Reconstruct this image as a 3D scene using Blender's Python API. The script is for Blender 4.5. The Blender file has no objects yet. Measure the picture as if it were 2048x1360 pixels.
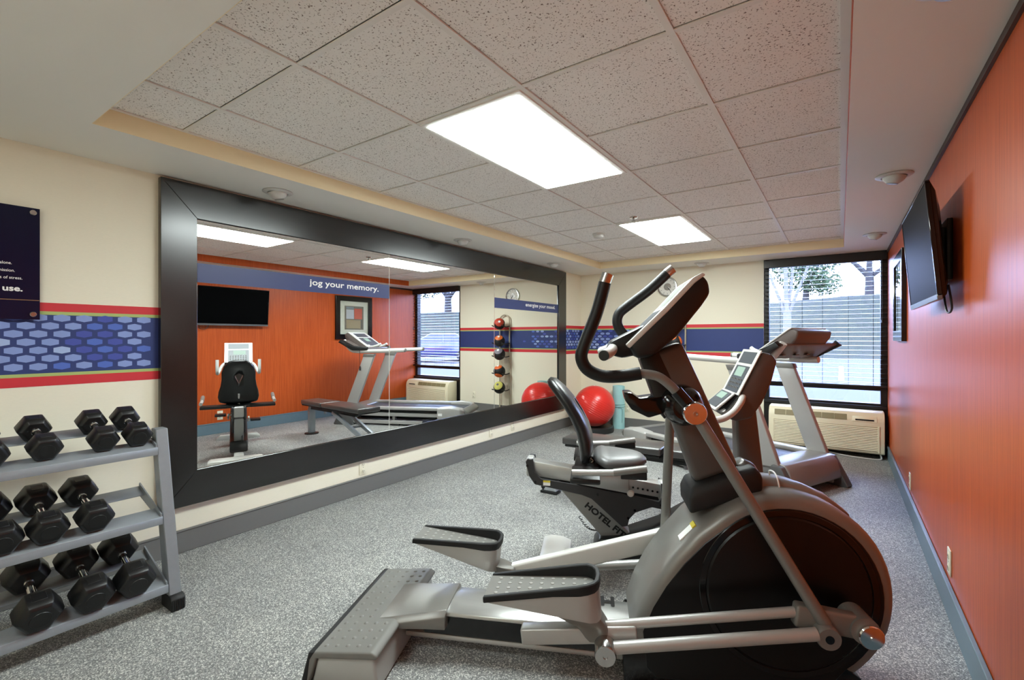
import bpy, bmesh, math, random
from mathutils import Vector, Matrix, noise
R = math.radians
random.seed(7)
scene = bpy.context.scene
COL = scene.collection

# ------------------------------------------------------------------ camera, sky, exposure
cam_d = bpy.data.cameras.new('camera')
cam_d.sensor_width = 36.0
cam_d.lens = 945.0 / 2048.0 * 36.0
cam_d.shift_y = -5.0 / 2048.0
cam_d.clip_start = 0.02
cam_d.clip_end = 400
cam = bpy.data.objects.new('camera', cam_d)
COL.objects.link(cam)
cam.location = (0, 0, 1.285)
cam.rotation_euler = (R(90), 0, math.atan(657 / 945))
scene.camera = cam

SKY_COLOR = (0.48, 0.59, 1.0)
SKY_STRENGTH = 8.0
LAMP_STRENGTH = 11.0
world = bpy.data.worlds.new('sky')
scene.world = world
world.use_nodes = True
bg = world.node_tree.nodes['Background']
bg.inputs[0].default_value = (*SKY_COLOR, 1)
bg.inputs[1].default_value = SKY_STRENGTH

vs = scene.view_settings
vs.view_transform = 'Standard'
vs.look = 'None'
vs.gamma = 1.0
vs.use_curve_mapping = False
vs.exposure = 1.7
scene.cycles.diffuse_bounces = 10
scene.cycles.max_bounces = 14


# ------------------------------------------------------------------ materials
def lin(c):
    def f(v):
        v /= 255.0
        return v / 12.92 if v <= 0.04045 else ((v + 0.055) / 1.055) ** 2.4
    return (f(c[0]), f(c[1]), f(c[2]), 1)


MATS = {}


def mat(name, rgb, rough=0.5, metal=0.0, spec=0.5, var=0.0, scale=30.0, stretch=(1, 1, 1), bump=0.0, coat=0.0,
        bscale=None):
    """plain principled surface with an optional noise tint and fine relief"""
    if name in MATS:
        return MATS[name]
    m = bpy.data.materials.new(name)
    m.use_nodes = True
    nt = m.node_tree
    b = nt.nodes['Principled BSDF']
    c = lin(rgb)
    b.inputs['Base Color'].default_value = c
    b.inputs['Roughness'].default_value = rough
    b.inputs['Metallic'].default_value = metal
    b.inputs['Specular IOR Level'].default_value = spec
    b.inputs['Coat Weight'].default_value = coat
    tc = nt.nodes.new('ShaderNodeTexCoord')
    mp = nt.nodes.new('ShaderNodeMapping')
    mp.inputs['Scale'].default_value = stretch
    nt.links.new(tc.outputs['Object'], mp.inputs[0])
    nz = nt.nodes.new('ShaderNodeTexNoise')
    nz.inputs['Scale'].default_value = scale
    nz.inputs['Detail'].default_value = 4
    nt.links.new(mp.outputs[0], nz.inputs['Vector'])
    v = max(var, 0.02)
    mx = nt.nodes.new('ShaderNodeMix')
    mx.data_type = 'RGBA'
    mx.inputs['A'].default_value = tuple(x * (1 - v) for x in c[:3]) + (1,)
    mx.inputs['B'].default_value = tuple(min(1, x * (1 + v)) for x in c[:3]) + (1,)
    nt.links.new(nz.outputs['Fac'], mx.inputs['Factor'])
    nt.links.new(mx.outputs['Result'], b.inputs['Base Color'])
    if bump:
        bp = nt.nodes.new('ShaderNodeBump')
        bp.inputs['Strength'].default_value = bump
        bp.inputs['Distance'].default_value = 0.002
        n2 = nt.nodes.new('ShaderNodeTexNoise')
        n2.inputs['Scale'].default_value = bscale or scale * 6
        nt.links.new(mp.outputs[0], n2.inputs['Vector'])
        nt.links.new(n2.outputs['Fac'], bp.inputs['Height'])
        nt.links.new(bp.outputs['Normal'], b.inputs['Normal'])
    MATS[name] = m
    return m


def emit(name, rgb, strength, base=0.8):
    m = bpy.data.materials.new(name)
    m.use_nodes = True
    b = m.node_tree.nodes['Principled BSDF']
    b.inputs['Base Color'].default_value = (base, base, base, 1)
    b.inputs['Emission Color'].default_value = (*rgb, 1)
    b.inputs['Emission Strength'].default_value = strength
    return m


def ramp(nt, stops):
    r = nt.nodes.new('ShaderNodeValToRGB')
    e = r.color_ramp.elements
    while len(e) < len(stops):
        e.new(0.5)
    for i, (p, c) in enumerate(stops):
        e[i].position = p
        e[i].color = c
    return r


def m_floor():
    m = mat('rubber_floor', (120, 120, 118), 0.62)
    nt = m.node_tree
    b = nt.nodes['Principled BSDF']
    tc = nt.nodes['Texture Coordinate']
    v = nt.nodes.new('ShaderNodeTexVoronoi')
    v.inputs['Scale'].default_value = 260
    nt.links.new(tc.outputs['Object'], v.inputs['Vector'])
    sp = nt.nodes.new('ShaderNodeSeparateColor')
    nt.links.new(v.outputs['Color'], sp.inputs[0])
    r = ramp(nt, [(0.0, lin((90, 91, 92))), (0.45, lin((121, 122, 122))), (0.75, lin((154, 154, 152))),
                  (0.97, lin((212, 211, 206)))])
    nt.links.new(sp.outputs[0], r.inputs[0])
    nz = nt.nodes.new('ShaderNodeTexNoise')
    nz.inputs['Scale'].default_value = 2.0
    nt.links.new(tc.outputs['Object'], nz.inputs['Vector'])
    r2 = ramp(nt, [(0.3, (0.86, 0.86, 0.86, 1)), (0.7, (1.08, 1.08, 1.06, 1))])
    nt.links.new(nz.outputs['Fac'], r2.inputs[0])
    mx = nt.nodes.new('ShaderNodeMix')
    mx.data_type = 'RGBA'
    mx.blend_type = 'MULTIPLY'
    mx.inputs['Factor'].default_value = 1
    nt.links.new(r.outputs[0], mx.inputs['A'])
    nt.links.new(r2.outputs[0], mx.inputs['B'])
    nt.links.new(mx.outputs['Result'], b.inputs['Base Color'])
    bp = nt.nodes.new('ShaderNodeBump')
    bp.inputs['Strength'].default_value = 0.25
    bp.inputs['Distance'].default_value = 0.002
    nt.links.new(sp.outputs[1], bp.inputs['Height'])
    nt.links.new(bp.outputs['Normal'], b.inputs['Normal'])
    return m


def m_orange():
    m = mat('orange_wood_panel', (196, 84, 40), 0.36, spec=0.27)
    nt = m.node_tree
    b = nt.nodes['Principled BSDF']
    tc = nt.nodes['Texture Coordinate']
    mp = nt.nodes.new('ShaderNodeMapping')
    mp.inputs['Scale'].default_value = (1, 42, 0.8)
    nt.links.new(tc.outputs['Object'], mp.inputs[0])
    n = nt.nodes.new('ShaderNodeTexNoise')
    n.inputs['Scale'].default_value = 3.0
    n.inputs['Detail'].default_value = 8
    n.inputs['Roughness'].default_value = 0.7
    nt.links.new(mp.outputs[0], n.inputs['Vector'])
    r = ramp(nt, [(0.25, lin((150, 59, 22))), (0.5, lin((186, 80, 31))), (0.75, lin((208, 102, 45)))])
    nt.links.new(n.outputs['Fac'], r.inputs[0])
    nt.links.new(r.outputs[0], b.inputs['Base Color'])
    bp = nt.nodes.new('ShaderNodeBump')
    bp.inputs['Strength'].default_value = 0.12
    bp.inputs['Distance'].default_value = 0.002
    nt.links.new(n.outputs['Fac'], bp.inputs['Height'])
    nt.links.new(bp.outputs['Normal'], b.inputs['Normal'])
    return m


def m_tile():
    m = mat('mineral_fibre_tile', (196, 190, 182), 0.9, spec=0.1)
    nt = m.node_tree
    b = nt.nodes['Principled BSDF']
    tc = nt.nodes['Texture Coordinate']
    ge = nt.nodes.new('ShaderNodeNewGeometry')
    n = nt.nodes.new('ShaderNodeTexNoise')
    n.inputs['Scale'].default_value = 145
    n.inputs['Detail'].default_value = 1.5
    n.inputs['Distortion'].default_value = 0.6
    nt.links.new(ge.outputs['Position'], n.inputs['Vector'])
    r = ramp(nt, [(0.0, lin((120, 110, 102))), (0.335, lin((132, 122, 114))), (0.37, lin((240, 238, 233))), (1.0, lin((246, 244, 240)))])
    nt.links.new(n.outputs['Fac'], r.inputs[0])
    nt.links.new(r.outputs[0], b.inputs['Base Color'])
    bp = nt.nodes.new('ShaderNodeBump')
    bp.inputs['Strength'].default_value = 0.4
    bp.inputs['Distance'].default_value = 0.002
    nt.links.new(r.outputs[0], bp.inputs['Height'])
    nt.links.new(bp.outputs['Normal'], b.inputs['Normal'])
    return m


def m_glass():
    m = bpy.data.materials.new('window_glass')
    m.use_nodes = True
    nt = m.node_tree
    nt.nodes.clear()
    o = nt.nodes.new('ShaderNodeOutputMaterial')
    t = nt.nodes.new('ShaderNodeBsdfTransparent')
    t.inputs[0].default_value = (0.92, 0.95, 0.97, 1)
    g = nt.nodes.new('ShaderNodeBsdfGlossy')
    g.inputs['Roughness'].default_value = 0.0
    lw = nt.nodes.new('ShaderNodeLayerWeight')
    lw.inputs[0].default_value = 0.5
    pw = nt.nodes.new('ShaderNodeMath')
    pw.operation = 'POWER'
    pw.inputs[1].default_value = 5.0
    nt.links.new(lw.outputs['Facing'], pw.inputs[0])
    ma = nt.nodes.new('ShaderNodeMath')
    ma.operation = 'MULTIPLY_ADD'
    ma.inputs[1].default_value = 0.9
    ma.inputs[2].default_value = 0.04
    nt.links.new(pw.outputs[0], ma.inputs[0])
    mx = nt.nodes.new('ShaderNodeMixShader')
    nt.links.new(ma.outputs[0], mx.inputs[0])
    nt.links.new(t.outputs[0], mx.inputs[1])
    nt.links.new(g.outputs[0], mx.inputs[2])
    nt.links.new(mx.outputs[0], o.inputs[0])
    return m


def m_mirror():
    m = bpy.data.materials.new('mirror_glass')
    m.use_nodes = True
    b = m.node_tree.nodes['Principled BSDF']
    b.inputs['Base Color'].default_value = (0.9, 0.91, 0.9, 1)
    b.inputs['Metallic'].default_value = 1
    b.inputs['Roughness'].default_value = 0.0
    return m


CREAM = mat('cream_wallcovering', (234, 228, 208), 0.75, spec=0.2, var=0.04, scale=60, stretch=(1, 1, 8), bump=0.08)
SOFFIT = mat('white_drywall', (232, 231, 224), 0.55, spec=0.35, var=0.02, scale=3)
COVE = mat('cream_paint', (238, 222, 184), 0.6, spec=0.3)
FLOOR = m_floor()
ORANGE = m_orange()
TILE = m_tile()
GRID = mat('painted_grid_metal', (232, 230, 224), 0.45)
BASEB = mat('grey_baseboard', (108, 108, 106), 0.45, var=0.04)
BASER = mat('blue_grey_baseboard', (104, 126, 138), 0.35, var=0.05)
RED = mat('red_stripe_print', (204, 46, 56), 0.6)
GREEN = mat('green_stripe_print', (168, 184, 112), 0.6)
NAVY = mat('navy_band_print', (40, 56, 112), 0.6, var=0.06, scale=6)
HEXES = [mat('hexagon_print_pale', (160, 180, 222), 0.6), mat('hexagon_print_light', (132, 152, 208), 0.6),
         mat('hexagon_print_blue', (78, 106, 190), 0.6), mat('hexagon_print_dark', (66, 80, 164), 0.6)]
BLACKWOOD = mat('black_stained_wood', (8, 8, 8), 0.26, spec=0.6, var=0.35, scale=4)
BLACKWOOD.node_tree.nodes['Principled BSDF'].inputs['Coat Weight'].default_value = 0.6
BLACKWOOD.node_tree.nodes['Principled BSDF'].inputs['Coat Roughness'].default_value = 0.2
BLACKWOOD.node_tree.nodes['Principled BSDF'].inputs['Coat IOR'].default_value = 1.5
MIRROR = m_mirror()
GLASS = m_glass()
DECAL = mat('navy_vinyl', (50, 62, 110), 0.4, var=0.03)
WHITE = mat('white_lettering', (240, 240, 238), 0.5)
BLACKFR = mat('dark_bronze_metal', (18, 16, 16), 0.4)
SLAT = mat('dark_brown_slat', (24, 20, 20), 0.28, spec=0.6)
SILVER = mat('silver_painted_steel', (176, 176, 173), 0.34, metal=0.3, var=0.03, scale=8)
LSILVER = mat('pale_silver_plastic', (206, 205, 200), 0.38, metal=0.1)
DSILVER = mat('dark_silver_plastic', (128, 126, 122), 0.36, metal=0.35, var=0.03, scale=8)
CHROME = mat('polished_chrome', (225, 225, 225), 0.08, metal=1.0)
STEEL = mat('brushed_steel', (190, 190, 188), 0.25, metal=1.0)
ALU = mat('brushed_aluminium', (184, 184, 182), 0.32, metal=0.7, var=0.05, scale=10, stretch=(1, 20, 20))
BLACK = mat('black_plastic', (12, 12, 13), 0.42, var=0.1)
GBLACK = mat('gloss_black_plastic', (11, 10, 11), 0.16, spec=0.5)
RUBBER = mat('black_rubber', (15, 15, 16), 0.6, var=0.1)
FOAM = mat('black_foam_grip', (10, 11, 12), 0.5, spec=0.4)
VINYL = mat('black_vinyl', (13, 14, 16), 0.33, spec=0.5, var=0.15, bump=0.06, bscale=300)
GVINYL = mat('grey_vinyl', (86, 86, 86), 0.4, spec=0.6, var=0.06, bump=0.06, bscale=300)
GREYRUB = mat('grey_textured_rubber', (112, 111, 107), 0.5, var=0.06)
PTACM = mat('cream_plastic', (236, 228, 198), 0.5)
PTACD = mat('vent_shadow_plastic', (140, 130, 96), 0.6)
SCREEN = mat('black_screen', (3, 3, 4), 0.5, spec=0.03)
OUTLET = mat('ivory_plastic', (232, 226, 204), 0.4)
DARKSLOT = mat('outlet_slot', (60, 56, 50), 0.6)
RACKM = mat('grey_hammered_steel', (138, 143, 148), 0.4, metal=0.3, var=0.06, scale=40, bump=0.1)
DBELL = mat('black_urethane', (9, 9, 11), 0.38, spec=0.5, var=0.2, scale=12)


# ------------------------------------------------------------------ mesh helpers (z up, local metres)
def box(bm, x0, x1, y0, y1, z0, z1):
    v = [bm.verts.new((x, y, z)) for z in (z0, z1) for y in (y0, y1) for x in (x0, x1)]
    for f in ((0, 2, 3, 1), (4, 5, 7, 6), (0, 1, 5, 4), (1, 3, 7, 5), (3, 2, 6, 7), (2, 0, 4, 6)):
        bm.faces.new([v[i] for i in f])
    return bm


def prism(bm, pts, y0, y1, axis='y'):
    """extrude a polygon; axis y: pts are (x,z); axis x: pts are (y,z); axis z: pts are (x,y)"""
    def P(p, t):
        return {'y': (p[0], t, p[1]), 'x': (t, p[0], p[1]), 'z': (p[0], p[1], t)}[axis]
    a = [bm.verts.new(P(p, y0)) for p in pts]
    b = [bm.verts.new(P(p, y1)) for p in pts]
    n = len(pts)
    bm.faces.new(a)
    bm.faces.new(list(reversed(b)))
    for i in range(n):
        bm.faces.new((a[i], b[i], b[(i + 1) % n], a[(i + 1) % n]))
    return bm


def loft(bm, rings, caps=True, closed=True):
    vr = [[bm.verts.new(p) for p in r] for r in rings]
    n = len(rings[0])
    for a, b in zip(vr, vr[1:]):
        for i in range(n if closed else n - 1):
            bm.faces.new((a[i], a[(i + 1) % n], b[(i + 1) % n], b[i]))
    if caps:
        bm.faces.new(list(reversed(vr[0])))
        bm.faces.new(vr[-1])
    return bm


def smooth_path(pts, n=6):
    P = [Vector(p) for p in pts]
    if len(P) < 3:
        return P
    out = []
    for i in range(len(P) - 1):
        p0 = P[max(i - 1, 0)]
        p1, p2 = P[i], P[i + 1]
        p3 = P[min(i + 2, len(P) - 1)]
        for k in range(n):
            t = k / n
            out.append(0.5 * ((2 * p1) + (p2 - p0) * t + (2 * p0 - 5 * p1 + 4 * p2 - p3) * t * t
                              + (3 * p1 - p0 - 3 * p2 + p3) * t ** 3))
    out.append(P[-1])
    return out


def tube(bm, pts, r, seg=14, smooth=0, flat=1.0):
    P = smooth_path(pts, smooth) if smooth else [Vector(p) for p in pts]
    n = len(P)
    rr = r if isinstance(r, (list, tuple)) else None
    rings = []
    t0 = (P[1] - P[0]).normalized()
    up = Vector((0, 0, 1)) if abs(t0.z) < 0.9 else Vector((0, 1, 0))
    nrm = (up - t0 * up.dot(t0)).normalized()
    for i in range(n):
        t = (P[min(i + 1, n - 1)] - P[max(i - 1, 0)]).normalized()
        nrm = (nrm - t * nrm.dot(t)).normalized()
        b = t.cross(nrm)
        rad = (rr[0] + (rr[1] - rr[0]) * i / (n - 1)) if rr else r
        rings.append([P[i] + (nrm * math.cos(a) + b * math.sin(a) * flat) * rad
                      for a in [2 * math.pi * k / seg for k in range(seg)]])
    return loft(bm, rings)


def lathe(bm, prof, c=(0, 0, 0), axis='z', seg=28, ring_=False):
    """prof: list of (radius, height)"""
    rings = []
    for r, h in prof:
        ring = []
        for k in range(seg):
            a = 2 * math.pi * k / seg
            x, y = max(r, 1e-4) * math.cos(a), max(r, 1e-4) * math.sin(a)
            p = {'z': (x, y, h), 'y': (x, h, y), 'x': (h, x, y)}[axis]
            ring.append((p[0] + c[0], p[1] + c[1], p[2] + c[2]))
        rings.append(ring)
    if ring_:
        rings.append(rings[0])
        loft(bm, rings, caps=False)
        bmesh.ops.remove_doubles(bm, verts=bm.verts, dist=1e-6)
        return bm
    return loft(bm, rings)


def ball(bm, c, r, u=28, v=18, squash=1.0):
    prof = [(r * math.sin(math.pi * i / v), -r * squash * math.cos(math.pi * i / v)) for i in range(v + 1)]
    return lathe(bm, prof, c, 'z', u)


def pad(bm, spine, hw, th, side=(0, 1, 0), n=20, p=3.0):
    """soft pad: superellipse sections of half width hw and half thickness th along a spine"""
    S = [Vector(s) for s in spine]
    side = Vector(side)
    rings = []
    for i, s in enumerate(S):
        t = (S[min(i + 1, len(S) - 1)] - S[max(i - 1, 0)]).normalized()
        nrm = t.cross(side).normalized()
        ring = []
        for k in range(n):
            a = 2 * math.pi * k / n
            ca, sa = math.cos(a), math.sin(a)
            ring.append(s + side * hw[i] * math.copysign(abs(ca) ** (2 / p), ca)
                        + nrm * th[i] * math.copysign(abs(sa) ** (2 / p), sa))
        rings.append(ring)
    return loft(bm, rings)


def nb():
    return bmesh.new()


def obj(name, bm, m, parent=None, bevel=0.0, seg=2, smooth=True, angle=38, loc=None):
    bmesh.ops.recalc_face_normals(bm, faces=bm.faces)
    if bevel:
        es = [e for e in bm.edges if len(e.link_faces) == 2 and e.calc_face_angle(0) > R(28)]
        try:
            bmesh.ops.bevel(bm, geom=es, offset=bevel, segments=seg, profile=0.5, affect='EDGES', clamp_overlap=True)
        except Exception:
            pass
    me = bpy.data.meshes.new(name)
    bm.to_mesh(me)
    bm.free()
    for mm in (m if isinstance(m, (list, tuple)) else [m]):
        me.materials.append(mm)
    if smooth:
        me.polygons.foreach_set('use_smooth', [True] * len(me.polygons))
        me.set_sharp_from_angle(angle=R(angle))
    o = bpy.data.objects.new(name, me)
    COL.objects.link(o)
    if parent:
        o.parent = parent
    if loc:
        o.location = loc
    return o


def thing(name, label, cat, loc=(0, 0, 0), rotz=0, group=None):
    o = bpy.data.objects.new(name, None)
    COL.objects.link(o)
    o.empty_display_size = 0.1
    o.location = loc
    o.rotation_euler = (0, 0, rotz)
    o['label'] = label
    o['category'] = cat
    if group:
        o['group'] = group
    return o


def tag(o, label, cat, group=None):
    o['label'] = label
    o['category'] = cat
    if group:
        o['group'] = group
    return o


def struct(name, bm=None, m=None, **k):
    if bm is None:
        o = bpy.data.objects.new(name, None)
        COL.objects.link(o)
    else:
        o = obj(name, bm, m, **k)
    o['kind'] = 'structure'
    return o


def dup(root, loc, rotz=None, label=None, group=None):
    r = root.copy()
    COL.objects.link(r)
    r.location = loc
    if rotz is not None:
        r.rotation_euler = (0, 0, rotz)
    if label:
        r['label'] = label
    if group:
        r['group'] = group
    for ch in list(root.children):
        c = ch.copy()
        COL.objects.link(c)
        c.parent = r
        for g in ch.children:
            d = g.copy()
            COL.objects.link(d)
            d.parent = c
    return r


def text_obj(name, s, m, parent, origin, xdir, ydir, height, width=None, bold=0.0, depth=0.0008, align='LEFT'):
    """flat lettering: origin is the baseline start (or end), height the height of the lower case x times 1.9"""
    cu = bpy.data.curves.new(name, 'FONT')
    cu.body = s
    cu.size = 1.0
    cu.extrude = 0.0
    cu.resolution_u = 3
    tmp = bpy.data.objects.new(name, cu)
    COL.objects.link(tmp)
    dg = bpy.context.evaluated_depsgraph_get()
    me = bpy.data.meshes.new_from_object(tmp.evaluated_get(dg))
    bpy.data.objects.remove(tmp)
    xs = [v.co.x for v in me.vertices]
    x0, x1 = min(xs), max(xs)
    sx = (width / (x1 - x0)) if width else height
    xd, yd = Vector(xdir).normalized(), Vector(ydir).normalized()
    zd = xd.cross(yd)
    og = Vector(origin)
    for v in me.vertices:
        x = (v.co.x - (x0 if align == 'LEFT' else x1)) * sx
        v.co = og + xd * x + yd * (v.co.y * height) + zd * depth
    if bold:
        bmt = bmesh.new()
        bmt.from_mesh(me)
        src = list(bmt.faces)
        b = bold * height
        for k in range(1, 9):
            r = bmesh.ops.duplicate(bmt, geom=src)
            a = 2 * math.pi * k / 8
            bmesh.ops.translate(bmt, verts=[e for e in r['geom'] if isinstance(e, bmesh.types.BMVert)],
                                vec=xd * (b * math.cos(a)) + yd * (b * math.sin(a)) + zd * (0.00002 * k))
        bmt.to_mesh(me)
        bmt.free()
    me.materials.append(m)
    o = bpy.data.objects.new(name, me)
    COL.objects.link(o)
    o.parent = parent
    return o


# ------------------------------------------------------------------ the room
XL, XR, YN, YF = -3.24, 0.42, -0.9, 6.5
ZS, ZC = 2.225, 2.315
RX0, RX1, RY0, RY1 = -2.70, 0.03, 0.65, 6.0
WX0 = -0.77                                     # window opening, from here to the right wall
struct('floor', box(nb(), XL - 0.15, XR + 0.15, YN - 0.15, YF + 0.15, -0.1, 0), FLOOR, smooth=False)
wl = struct('wall_left', box(nb(), XL - 0.15, XL, YN, YF, 0, 2.7), CREAM, smooth=False)
wr = struct('wall_right', box(nb(), XR, XR + 0.15, YN, YF + 0.15, 0, 2.7), ORANGE, smooth=False)
struct('wall_near', box(nb(), XL - 0.15, XR + 0.15, YN - 0.15, YN, 0, 2.7), CREAM, smooth=False)
bm = box(nb(), XL - 0.15, WX0, YF, YF + 0.15, 0, 2.7)
box(bm, WX0, XR, YF, YF + 0.15, ZS, 2.7)
wf = struct('wall_far', bm, CREAM, smooth=False)
o = obj('window_base_panel', box(nb(), WX0 + 0.001, XR - 0.001, YF + 0.02, YF + 0.14, 0, 0.5), BLACKFR, wf)
o['label'] = 'black panel below the window'

# ceiling: dropped drywall border, cream cove faces, grid of tiles
ce = struct('ceiling')
bm = box(nb(), XL, RX0, YN, YF, ZS, ZS + 0.05)
box(bm, RX1, XR, YN, YF, ZS, ZS + 0.05)
box(bm, RX0, RX1, YN, RY0, ZS, ZS + 0.05)
box(bm, RX0, RX1, RY1, YF, ZS, ZS + 0.05)
obj('drywall_border', bm, SOFFIT, ce, smooth=False)
bm = box(nb(), RX0, RX0 + 0.002, RY0, RY1, ZS, ZC + 0.06)
box(bm, RX0, RX1, RY1 - 0.002, RY1, ZS, ZC + 0.06)
box(bm, RX0, RX1, RY0, RY0 + 0.002, ZS, ZC + 0.06)
obj('cove_face', bm, COVE, ce, smooth=False)
obj('cove_face', box(nb(), RX1 - 0.002, RX1, RY0, RY1, ZS, ZC + 0.06), ORANGE, ce, smooth=False)['label'] = 'orange cove face'
obj('deck_above', box(nb(), XL - 0.15, XR + 0.15, YN - 0.15, YF + 0.15, 2.7, 2.8), SOFFIT, ce, smooth=False)

GX, GY, T = -1.079, 1.615, 0.6096
xs = [RX0, GX - 2 * T, GX - T, GX, GX + T, RX1]
ys = [RY0, GY - T] + [GY + k * T for k in range(0, 8)] + [RY1]
LIGHT_CELLS = {(2, 2), (2, 3), (2, 6), (2, 7)}
for i in range(5):
    for j in range(len(ys) - 1):
        if (i, j) in LIGHT_CELLS:
            continue
        g = 0.010
        bm = box(nb(), xs[i] + g, xs[i + 1] - g, ys[j] + g, ys[j + 1] - g, ZC + 0.004, ZC + 0.022)
        obj('ceiling_tile', bm, TILE, ce, bevel=0.003, seg=1, smooth=False)
for i in range(6):
    w = 0.012
    a, b = (xs[i] - w, xs[i] + w)
    if i == 0:
        a, b = xs[0], xs[0] + 0.02
    if i == 5:
        a, b = xs[5] - 0.03, xs[5]
    obj('grid_bar', box(nb(), a, b, RY0, RY1, ZC - 0.003, ZC + 0.003), GRID, ce, smooth=False)
for j in range(len(ys)):
    for i in range(5):
        if i == 2 and j in (3, 7):
            continue
        w = 0.010
        obj('grid_bar', box(nb(), xs[i] + 0.012, xs[i + 1] - 0.012, max(RY0, ys[j] - w), min(RY1, ys[j] + w), ZC - 0.002, ZC + 0.003),
            GRID, ce, smooth=False)

# recessed fluorescent troffers
DIFF = emit('lamp_diffuser', (0.90, 1.0, 0.98), LAMP_STRENGTH)


def troffer(y0, label):
    y1 = y0 + 2 * T
    x0, x1 = GX - T + 0.012, GX - 0.012
    y0 += 0.010
    y1 -= 0.010
    t = thing('ceiling_light', label, 'ceiling light', ((x0 + x1) / 2, (y0 + y1) / 2, ZC), 0, 'recessed ceiling troffers')
    hx, hy = (x1 - x0) / 2, (y1 - y0) / 2
    for (a, b, c, d) in ((-hx, hx, -hy, -hy + 0.028), (-hx, hx, hy - 0.028, hy), (-hx, -hx + 0.028, -hy + 0.028, hy - 0.028),
                         (hx - 0.028, hx, -hy + 0.028, hy - 0.028)):
        obj('frame', box(nb(), a, b, c, d, -0.008, 0.012), GRID, t, bevel=0.002, seg=1)
    obj('diffuser', box(nb(), -hx + 0.028, hx - 0.028, -hy + 0.028, hy - 0.028, -0.011, 0.008), DIFF, t, smooth=False)
    obj('housing', box(nb(), -hx, hx, -hy, hy, 0.014, 0.10), GRID, t, smooth=False)
    return t


troffer(GY, 'large bright ceiling light panel nearest the camera, above the gym floor')
troffer(GY + 4 * T, 'smaller looking bright ceiling light panel farther away, near the window end')

# unseen fill lamp, added behind the camera to brighten the near end
nl = thing('ceiling_light', 'square ceiling lamp added behind the camera as fill light, out of view', 'ceiling light', (-1.35, -0.35, ZS))
obj('frame', box(nb(), -0.31, 0.31, -0.31, 0.31, -0.03, -0.001), GRID, nl, bevel=0.004, seg=1)
obj('diffuser', box(nb(), -0.29, 0.29, -0.29, 0.29, -0.036, -0.0301), emit('added_fill_lamp', (0.90, 1.0, 0.98), LAMP_STRENGTH * 0.6), nl, smooth=False)

# baseboards
def basebrd(name, bm, m):
    return struct(name, bm, m, bevel=0.003, seg=1)


o = basebrd('baseboard_left', box(nb(), XL, XL + 0.015, YN, YF, 0, 0.135), BASEB)
obj('cap_bead', box(nb(), XL + 0.001, XL + 0.02, YN, YF - 0.02, 0.126, 0.137), BASEB, o, bevel=0.003, seg=1)
o = basebrd('baseboard_far', box(nb(), XL + 0.016, WX0 - 0.001, YF - 0.015, YF, 0, 0.135), BASEB)
o = basebrd('baseboard_right', box(nb(), XR - 0.015, XR, YN, YF - 0.001, 0, 0.142), BASER)
obj('cap_bead', box(nb(), XR - 0.02, XR - 0.001, YN, YF - 0.02, 0.134, 0.146), BASER, o, bevel=0.003, seg=1)
bm = box(nb(), XR - 0.012, XR, YN, YF - 0.001, ZS - 0.03, ZS - 0.001)
struct('trim_1', bm, mat('dark_trim', (70, 52, 46), 0.5), smooth=False)

# printed wallpaper border on the left and far walls
BZ = [(1.415, 1.458, RED, 'red_stripe'), (1.398, 1.415, GREEN, 'green_stripe'), (1.108, 1.398, NAVY, 'navy_band'),
      (1.092, 1.108, GREEN, 'green_stripe'), (1.045, 1.092, RED, 'red_stripe')]
for z0, z1, m, nm in BZ:
    obj(nm, box(nb(), XL, XL + 0.0015, YN, YF - 0.0015, z0, z1), m, wl, smooth=False)
    obj(nm, box(nb(), XL + 0.0015, WX0, YF - 0.0015, YF, z0, z1), m, wf, smooth=False)


def hexes(wall, cells):
    bms = nb()
    for (p, z, k, far, s) in cells:
        a, h, q = 0.0315 * s, 0.0185 * s, 0.011 * s
        pts = [(-a, -q), (0, -h), (a, -q), (a, q), (0, h), (-a, q)]
        if far:
            vs_ = [bms.verts.new((p + x, YF - 0.0022, z + y)) for x, y in pts]
        else:
            vs_ = [bms.verts.new((XL + 0.0022, p + x, z + y)) for x, y in pts]
        f = bms.faces.new(vs_ if not far else vs_)
        f.material_index = k
    me_o = obj('hexagon_print', bms, HEXES, wall, smooth=False)
    me_o['kind'] = 'stuff'
    return me_o


rows = [1.383 - 0.0403 * k for k in range(7)]
cells = []
for k, z in enumerate(rows):
    y = -0.6 + (0.0428 if k % 2 else 0.0)
    while y < YF - 0.05:
        if y < 1.06 or y > 5.97:
            cells.append((0.0644 - 0.086 + y + 0.0, z, random.choices([0, 1, 2, 3], [1.0, 5.5, 1.5, 1.6])[0], False, 1.0))
        y += 0.0857
cells = [c for c in cells if c[0] < YF - 0.04]
hexes(wl, cells)
cells = []
for k, z in enumerate(rows):
    x = XL + 0.05 + (0.0428 if k % 2 else 0.0)
    while x < WX0 - 0.4:
        d = (x - XL)
        keep = 1.0 - (d - 0.35) / 0.95 * (1.0 if k > 3 else 1.25)
        if random.random() < keep and d < 1.75:
            s = 1.0 if d < 0.5 else max(0.72, 1.0 - (d - 0.5) * 0.3)
            wts = [1.2, 5, 2, 2.4] if d < 0.6 else [1.0, 2.5, 3, 3]
            cells.append((x, z, random.choices([0, 1, 2, 3], wts)[0], True, s))
        x += 0.0857
hexes(wf, cells)

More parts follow.
